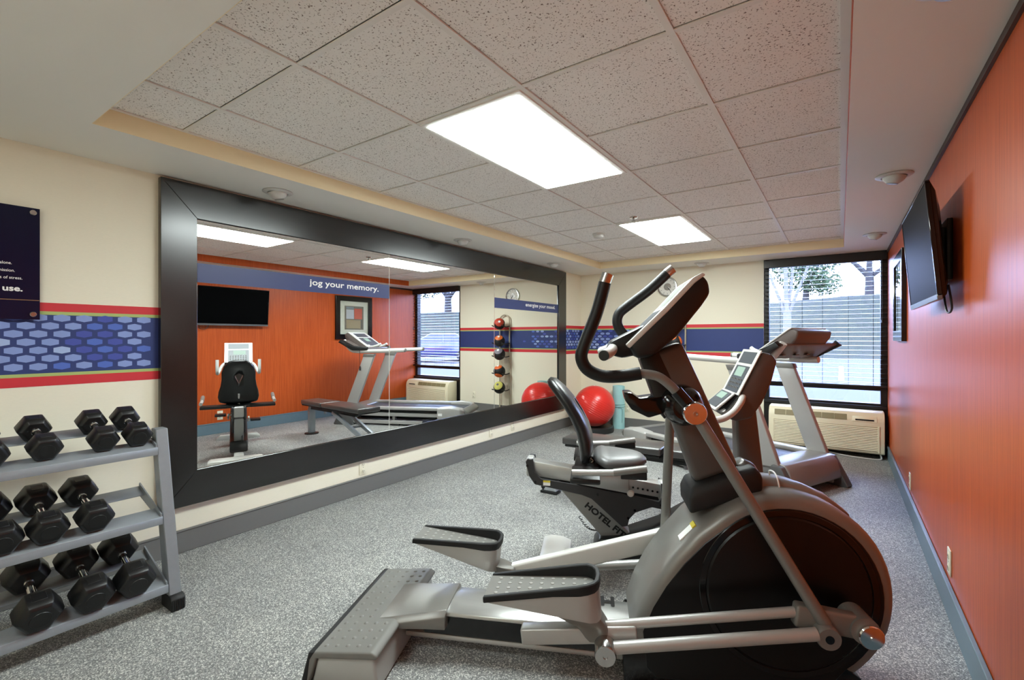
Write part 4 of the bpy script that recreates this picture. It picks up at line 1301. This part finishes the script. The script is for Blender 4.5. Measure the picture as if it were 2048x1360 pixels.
cg = obj('seat_carriage', prism(nb(), [(0.03, 0.565), (0.33, 0.525), (0.33, 0.425), (0.29, 0.43), (0.04, 0.465)], -0.066, 0.066), ALU, bk_, bevel=0.008, seg=2)
obj('adjustment_knob', lathe(nb(), [(0.0, -0.105), (0.014, -0.103), (0.019, -0.095), (0.014, -0.085), (0.006, -0.08), (0.006, -0.066)], (0.335, 0, 0.437), 'y', 20), LSILVER, cg)
obj('seat_base', box(nb(), 0.03, 0.36, -0.12, 0.12, 0.548, 0.575), BLACK, bk_, bevel=0.008, seg=2)
n = 17
sp_pts, hws, ths = [], [], []
for i in range(n):
    t = 0.5 - 0.5 * math.cos(math.pi * i / (n - 1))
    u = 0.135 + 0.29 * t
    sp_pts.append((u, 0, 0.612 - 0.012 * t + (0.008 if t < 0.2 else 0)))
    e = max(0.12, (1 - abs(2 * t - 1) ** 5)) ** 0.5
    wv = 0.185 - 0.085 * max(0, (t - 0.25) / 0.75) ** 1.3
    hws.append(wv * e)
    ths.append(0.036 * e)
obj('seat_pad', pad(nb(), sp_pts, hws, ths), GVINYL, bk_, angle=80)
sp_pts, hws, ths = [], [], []
prof_b = [(0.075, 0.598), (0.088, 0.615), (0.098, 0.66), (0.092, 0.72), (0.075, 0.78), (0.040, 0.85), (-0.006, 0.925), (-0.055, 0.985), (-0.098, 1.03), (-0.118, 1.046)]
wb = [0.13, 0.178, 0.19, 0.182, 0.165, 0.155, 0.155, 0.135, 0.095, 0.06]
tb = [0.012, 0.03, 0.037, 0.040, 0.040, 0.038, 0.036, 0.033, 0.027, 0.012]
bmS = nb()
pad(bmS, [(u, 0, z) for u, z in prof_b], wb, tb, n=28)
sbk = obj('backrest', bmS, VINYL, bk_, angle=80)
# lens shaped opening through the backrest
cut = obj('cutter', loft(nb(), [[(-0.25, w, z - 0.12) for w, z in ((0, 0.765), (0.036, 0.88), (0.036, 0.915), (0, 0.945), (-0.036, 0.915), (-0.036, 0.88))],
                                [(0.35, w, z + 0.14) for w, z in ((0, 0.765), (0.036, 0.88), (0.036, 0.915), (0, 0.945), (-0.036, 0.915), (-0.036, 0.88))]]), VINYL)
cut.location = bk_.location
cut.rotation_euler = bk_.rotation_euler
bpy.context.view_layer.update()
md = sbk.modifiers.new('opening', 'BOOLEAN')
md.object = cut
md.operation = 'DIFFERENCE'
md.solver = 'EXACT'
dg = bpy.context.evaluated_depsgraph_get()
me2 = bpy.data.meshes.new_from_object(sbk.evaluated_get(dg))
sbk.modifiers.clear()
sbk.data = me2
bpy.data.objects.remove(cut)
obj('back_support', tube(nb(), [(0.10, 0, 0.56), (0.135, 0, 0.585), (0.085, 0, 0.62), (0.055, 0, 0.70)], 0.014, 12, 5), STEEL, bk_)
for s in (-1, 1):
    tr = obj('side_tray', box(nb(), 0.02, 0.17, min(s * 0.10, s * 0.345), max(s * 0.10, s * 0.345), 0.548, 0.578), BLACK, bk_, bevel=0.008, seg=2)
    obj('side_rail', tube(nb(), [(0.03, s * 0.335, 0.605), (0.13, s * 0.335, 0.608), (0.24, s * 0.335, 0.614)], 0.016, 16), SILVER, bk_)
    g2 = obj('side_grip', tube(nb(), [(0.235, s * 0.335, 0.614), (0.395, s * 0.335, 0.64)], 0.0185, 18), DSILVER, bk_)
    obj('grip_bracket', box(nb(), 0.27, 0.395, s * 0.335 - 0.012, s * 0.335 + 0.012, 0.585, 0.622), BLACK, g2, bevel=0.004)
    # pedals
    pd = obj('crank_arm', bar(nb(), (0.80, s * 0.105, 0.33), (0.80 + s * 0.15, s * 0.105, 0.33 - s * 0.06), 0.014, 0.01), SILVER, bk_, bevel=0.004)
    obj('pedal', box(nb(), 0.74 + s * 0.15, 0.86 + s * 0.15, min(s * 0.125, s * 0.235), max(s * 0.125, s * 0.235), 0.325 - s * 0.06, 0.35 - s * 0.06), BLACK, pd, bevel=0.006, seg=2)
obj('mast', prism(nb(), [(0.90, 0.36), (1.045, 0.38), (0.985, 0.92), (0.885, 0.90)], -0.05, 0.05), MAST, bk_, bevel=0.014, seg=3)
cprof = [(0.985, 1.212), (1.03, 1.20), (1.056, 1.165), (1.03, 1.06), (0.985, 0.95), (0.935, 0.872), (0.86, 0.852), (0.80, 0.875), (0.785, 0.90), (0.815, 0.915), (0.875, 0.985)]
c3 = obj('console', prism(nb(), cprof, -0.145, 0.145), MAST, bk_, bevel=0.012, seg=3)
obj('console_face', prism(nb(), [(0.984, 1.216), (0.872, 0.985), (0.867, 0.988), (0.979, 1.22)], -0.148, 0.148), LSILVER, c3, bevel=0.002, seg=1)


def onface(t, a0=(0.979, 1.2205), a1=(0.867, 0.9885)):
    return (a0[0] + (a1[0] - a0[0]) * t, a0[1] + (a1[1] - a0[1]) * t)


def face_quad(t0, t1, w0, w1, d=0.0012):
    p, q_ = onface(t0), onface(t1)
    nx_, nz_ = -0.9, 0.435
    return prism(nb(), [p, q_, (q_[0] + nx_ * d, q_[1] + nz_ * d), (p[0] + nx_ * d, p[1] + nz_ * d)], w0, w1)


SLATE = MATS['slate_panel']
obj('fan_grille', face_quad(0.06, 0.32, -0.11, 0.11), SLATE, c3, smooth=False)
obj('button_panel', face_quad(0.38, 0.97, -0.11, 0.11), SLATE, c3, smooth=False)
GLOW = emit('lcd_glow', (0.55, 0.86, 0.68), 0.22, 0.04)
obj('screen', face_quad(0.41, 0.62, -0.055, 0.075, 0.002), GLOW, c3, smooth=False)
bm = nb()
for r_ in range(3):
    for c in range(7):
        p = onface(0.69 + r_ * 0.09)
        w = -0.085 + c * 0.027
        box(bm, p[0] - 0.004, p[0] + 0.0005, w - 0.006, w + 0.006, p[1] - 0.004, p[1] + 0.005)
obj('buttons', bm, DSILVER, c3, smooth=False)['kind'] = 'stuff'
tray = obj('reading_tray', prism(nb(), [(0.872, 0.99), (0.865, 0.995), (0.765, 0.905), (0.772, 0.897)], -0.10, 0.135), LSILVER, c3, bevel=0.002, seg=1)
obj('lower_panel', prism(nb(), [(0.856, 0.9895), (0.775, 0.9165), (0.7745, 0.9175), (0.8555, 0.9905)], -0.075, 0.115), SLATE, c3, smooth=False)
obj('screen', prism(nb(), [(0.848, 0.985), (0.818, 0.957), (0.817, 0.958), (0.847, 0.986)], -0.03, 0.09), GLOW, c3, smooth=False)
obj('side_pocket', prism(nb(), [(0.875, 0.985), (0.80, 0.90), (0.815, 0.89), (0.89, 0.97)], -0.142, -0.10), GBLACK, c3, smooth=False)
for s in (-1, 1):
    obj('handlebar', tube(nb(), [(0.90, s * 0.12, 0.99), (0.875, s * 0.165, 0.955), (0.83, s * 0.19, 0.905), (0.77, s * 0.205, 0.872), (0.70, s * 0.21, 0.868), (0.645, s * 0.212, 0.885), (0.624, s * 0.212, 0.94), (0.622, s * 0.212, 1.03)], 0.017, 16, 6), LSILVER, bk_)
# coiled sensor lead under the strut
cpts = []
for i in range(70):
    t = i / 69
    a = t * 2 * math.pi * 9
    cpts.append((0.055 + 0.10 * t + 0.008 * math.cos(a), 0.03 + 0.008 * math.sin(a), 0.25 - 0.075 * t - 0.025 * math.sin(math.pi * t)))
obj('coiled_lead', tube(nb(), cpts, 0.0022, 6), BLACK, bk_)

# ------------------------------------------------------------------ weight bench
wb_ = thing('weight_bench', 'black padded flat weight bench on grey steel legs behind the bike', 'bench', (-0.65, 3.66, 0), R(3))


def slab(name, x0, x1, hw0, hw1, z, th, m):
    bm_ = loft(nb(), [[(x0, -hw0, z), (x1, -hw1, z), (x1, hw1, z), (x0, hw0, z)], [(x0, -hw0, z + th), (x1, -hw1, z + th), (x1, hw1, z + th), (x0, hw0, z + th)]])
    return obj(name, bm_, m, wb_, bevel=0.012, seg=3)


BV = mat('bench_vinyl', (62, 60, 59), 0.28, spec=0.9, var=0.2, scale=10, bump=0.05, bscale=300)
slab('back_pad', -1.25, -0.45, 0.155, 0.15, 0.405, 0.055, BV)
slab('seat_pad', -0.425, 0.08, 0.15, 0.125, 0.405, 0.055, BV)
obj('back_board', box(nb(), -1.23, -0.46, -0.14, 0.14, 0.385, 0.404), BLACK, wb_, bevel=0.003, seg=1)
obj('seat_board', box(nb(), -0.415, 0.07, -0.115, 0.115, 0.388, 0.404), BLACK, wb_, bevel=0.003, seg=1)
obj('main_beam', box(nb(), -1.0, 0.05, -0.03, 0.03, 0.33, 0.385), BLACK, wb_, bevel=0.006, seg=2)
obj('front_post', prism(nb(), [(0.0, 0.015), (0.06, 0.015), (0.06, 0.33), (0.03, 0.385), (-0.02, 0.385), (0.0, 0.33)], -0.04, 0.04), RACKM, wb_, bevel=0.006, seg=2)
obj('front_foot', lathe(nb(), [(0.09, 0.0), (0.088, 0.014), (0.07, 0.018), (0.0, 0.018)], (0.03, 0, 0), 'z', 28), BLACK, wb_)
for y in (-0.085, 0.085):
    obj('rear_strut', bar(nb(), (-0.62, y, 0.36), (-1.33, y, 0.07), 0.022, 0.018), RACKM, wb_, bevel=0.004, seg=2)
obj('strut_brace', box(nb(), -1.0, -0.97, -0.08, 0.08, 0.195, 0.22), RACKM, wb_, bevel=0.004)
rf_ = obj('rear_foot', loft(nb(), [[(-1.40, -0.22, 0.0), (-1.27, -0.22, 0.0), (-1.27, 0.2, 0.0), (-1.40, 0.2, 0.0)], [(-1.375, -0.19, 0.06), (-1.295, -0.19, 0.06), (-1.295, 0.17, 0.06), (-1.375, 0.17, 0.06)]]), RACKM, wb_, bevel=0.006, seg=2)
obj('foot_pad', box(nb(), -1.41, -1.26, -0.235, -0.15, 0.0, 0.02), RUBBER, rf_, bevel=0.004)
obj('foot_pad', box(nb(), -1.41, -1.26, 0.13, 0.215, 0.0, 0.02), RUBBER, rf_, bevel=0.004)
for y in (-0.16, 0.14):
    obj('wheel', lathe(nb(), [(0.01, -0.014), (0.03, -0.014), (0.033, 0.0), (0.03, 0.014), (0.01, 0.014)], (-1.405, y, 0.036), 'y', 20), RUBBER, rf_)
obj('seat_post', lathe(nb(), [(0.018, 0.30), (0.018, 0.33), (0.02, 0.33), (0.02, 0.39)], (-0.30, 0, 0), 'z', 16), RACKM, wb_)
obj('pop_pin', lathe(nb(), [(0.006, 0.03), (0.006, 0.05), (0.014, 0.052), (0.014, 0.07), (0.0, 0.072)], (-0.28, 0, 0.355), 'y', 14), LSILVER, wb_)

# ------------------------------------------------------------------ treadmill (local x forward)
tm = thing('treadmill', 'silver treadmill with a dark belt, standing in front of the window', 'treadmill', (-0.1, 4.62, 0), R(-25))
TSIL = mat('treadmill_silver', (176, 175, 172), 0.38, metal=0.3)
hood = [(-0.36, 0.13), (-0.36, 0.255), (-0.30, 0.268), (-0.19, 0.272), (-0.12, 0.262), (-0.085, 0.22), (-0.04, 0.085), (-0.06, 0.07), (-0.30, 0.07)]
obj('motor_hood', prism(nb(), hood, -0.37, 0.37), mat('motor_hood_grey', (142, 140, 138), 0.32, metal=0.4), tm, bevel=0.016, seg=3)
for s in (-1, 1):
    y0, y1 = sorted((s * 0.345, s * 0.425))
    obj('front_leg', prism(nb(), [(-0.30, 0.0), (0.0, 0.0), (0.01, 0.015), (-0.12, 0.25), (-0.20, 0.26), (-0.26, 0.09)], y0, y1), mat('front_leg_grey', (92, 92, 92), 0.4, metal=0.3), tm, bevel=0.008, seg=2)
    u0, u1 = sorted((s * 0.345, s * 0.395))
    up = obj('upright', prism(nb(), [(-0.32, 0.23), (-0.15, 0.235), (-0.46, 1.035), (-0.625, 1.035)], u0, u1), TSIL, tm, bevel=0.008, seg=3)
    obj('upright_collar', prism(nb(), [(-0.61, 1.0), (-0.44, 1.0), (-0.455, 1.045), (-0.63, 1.045)], u0 - 0.006, u1 + 0.006), DSILVER, up, bevel=0.004)
    w = s * 0.37
    obj('handrail', tube(nb(), [(-1.08, w, 1.10), (-0.8, w, 1.09), (-0.5, w, 1.082), (-0.33, w, 1.082)] + ([(-0.25, w, 1.10), (-0.19, w, 1.16), (-0.13, w * 0.99, 1.24)] if s < 0 else [(-0.24, w, 1.085)]), 0.029, 18, 6), LSILVER, tm)
    obj('rail_tip', tube(nb(), [(-1.08, w, 1.10), (-1.10, w, 1.101)], 0.027, 18), DSILVER, tm)
    sr = obj('step_rail', box(nb(), -1.60, -0.30, min(s * 0.29, s * 0.39), max(s * 0.29, s * 0.39), 0.232, 0.272), TSIL, tm, bevel=0.008, seg=2)
    obj('frame_rail', box(nb(), -1.62, -0.2, min(s * 0.31, s * 0.37), max(s * 0.31, s * 0.37), 0.135, 0.185), TSIL, tm, bevel=0.006, seg=1)
    obj('floor_rail', box(nb(), -1.35, -0.1, min(s * 0.32, s * 0.37), max(s * 0.32, s * 0.37), 0.022, 0.075), TSIL, tm, bevel=0.006, seg=1)
    obj('rail_foot', box(nb(), -1.0, -0.88, min(s * 0.315, s * 0.375), max(s * 0.315, s * 0.375), 0.0, 0.024), RUBBER, tm, bevel=0.004)
    obj('lift_post', box(nb(), -0.93, -0.89, min(s * 0.325, s * 0.365), max(s * 0.325, s * 0.365), 0.07, 0.14), DSILVER, tm)
    cap_ = [[(-1.58, s * b0, 0.115), (-1.58, s * b0, 0.272), (-1.58, s * 0.27, 0.275), (-1.58, s * 0.27, 0.115)] for b0 in (0.405,)]
    cap_ += [[(-1.76, s * 0.412, 0.115), (-1.76, s * 0.412, 0.285), (-1.76, s * 0.27, 0.295), (-1.76, s * 0.27, 0.115)], [(-1.92, s * 0.39, 0.13), (-1.92, s * 0.39, 0.262), (-1.92, s * 0.27, 0.275), (-1.92, s * 0.27, 0.13)],
             [(-1.965, s * 0.34, 0.15), (-1.965, s * 0.34, 0.235), (-1.965, s * 0.27, 0.245), (-1.965, s * 0.27, 0.15)]]
    rc_ = obj('rear_cap', loft(nb(), cap_), TSIL, tm, bevel=0.016, seg=3)
    obj('cap_label', box(nb(), -1.66, -1.60, min(s * 0.408, s * 0.413), max(s * 0.408, s * 0.413), 0.165, 0.20), WHITE, rc_, smooth=False)
obj('running_belt', box(nb(), -1.93, -0.34, -0.285, 0.285, 0.214, 0.24), mat('treadmill_belt', (58, 60, 66), 0.5, var=0.1), tm, bevel=0.008, seg=2)
obj('deck', box(nb(), -1.62, -0.34, -0.31, 0.31, 0.186, 0.212), BLACK, tm, bevel=0.004)
obj('rear_roller', prism(nb(), [(-1.92, 0.14), (-2.0, 0.16), (-2.02, 0.20), (-1.99, 0.235), (-1.935, 0.262), (-1.90, 0.24)], -0.33, 0.33), GREYRUB, tm, bevel=0.012, seg=2)
obj('underframe', box(nb(), -1.5, -0.3, -0.22, 0.22, 0.075, 0.16), BLACK, tm, bevel=0.01)
# console: wide tray with a raised display box leaning to the runner
TBR = mat('console_back_grey', (104, 94, 90), 0.4, metal=0.2)
tray_ = [[(-0.50, w * 0.86, 1.10), (-0.30, w, 1.105), (-0.115, w, 1.225), (-0.145, w, 1.25), (-0.33, w, 1.15), (-0.50, w * 0.86, 1.135)] for w in (-0.44, -0.30, 0.0, 0.30, 0.44)]
ct = obj('console_tray', loft(nb(), tray_), TBR, tm, bevel=0.012, seg=3)
for s in (-1, 1):
    obj('tray_edge', loft(nb(), [[(-0.52, s * 0.375, 1.095), (-0.30, s * 0.435, 1.095), (-0.10, s * 0.44, 1.22), (-0.135, s * 0.44, 1.262), (-0.33, s * 0.435, 1.165), (-0.52, s * 0.375, 1.15)],
                                 [(-0.515, s * 0.405, 1.105), (-0.30, s * 0.48, 1.105), (-0.10, s * 0.488, 1.215), (-0.135, s * 0.488, 1.25), (-0.33, s * 0.48, 1.155), (-0.515, s * 0.405, 1.14)]]), BLACK, ct, bevel=0.006)
dprof = [(-0.44, 1.15), (-0.155, 1.348), (-0.12, 1.358), (-0.075, 1.335), (-0.085, 1.28), (-0.13, 1.225), (-0.30, 1.125)]
db = obj('display_housing', prism(nb(), dprof, -0.26, 0.26), TBR, tm, bevel=0.014, seg=3)
obj('display_bezel', prism(nb(), [(-0.455, 1.147), (-0.16, 1.352), (-0.13, 1.366), (-0.126, 1.358), (-0.155, 1.342), (-0.445, 1.138)], -0.265, 0.265), LSILVER, db, bevel=0.003, seg=1)


def tq(t0, t1, w0, w1, d=0.0016):
    A, B = Vector((-0.16, 1.353)), Vector((-0.455, 1.148))
    n2 = Vector((-0.571, 0.821))
    p, q_ = A.lerp(B, t0), A.lerp(B, t1)
    p, q_ = p - n2 * 0.0005, q_ - n2 * 0.0005
    return prism(nb(), [tuple(p), tuple(q_), tuple(q_ + n2 * d), tuple(p + n2 * d)], w0, w1)


obj('fan_grille', tq(0.04, 0.3, -0.18, 0.18), SLATE, db, smooth=False)
obj('button_panel', tq(0.36, 0.94, -0.2, 0.2), SLATE, db, smooth=False)
obj('screen', tq(0.4, 0.62, -0.07, 0.07, 0.0024), GLOW, db, smooth=False)
obj('speed_knob', lathe(nb(), [(0.026, 0.0), (0.026, 0.03), (0.02, 0.036), (0.0, 0.036)], (-0.44, -0.22, 1.14), 'z', 20), LSILVER, ct)
bm = nb()
for (u, w) in ((-0.24, -0.2), (-0.24, 0.0), (-0.24, 0.17), (-0.36, -0.15), (-0.36, 0.05), (-0.36, 0.24)):
    z = 1.1035 if u < -0.3 else 1.1385
    box(bm, u - 0.018, u + 0.018, w - 0.025, w + 0.025, z - 0.004, z + 0.002)
obj('underside_slot', bm, GBLACK, ct, smooth=False)
for w in (-0.1, 0.12):
    obj('front_grip', tube(nb(), [(-0.46, w, 1.145), (-0.54, w, 1.165), (-0.585, w * 0.95, 1.19)], 0.018, 14, 4), LSILVER, ct)
obj('safety_lead', tube(nb(), [(-0.40, -0.41, 1.10), (-0.405, -0.415, 1.0), (-0.41, -0.415, 0.86)], 0.003, 6, 3), BLACK, tm)
obj('safety_clip', box(nb(), -0.418, -0.402, -0.423, -0.408, 0.80, 0.865), BLACK, tm, bevel=0.003)
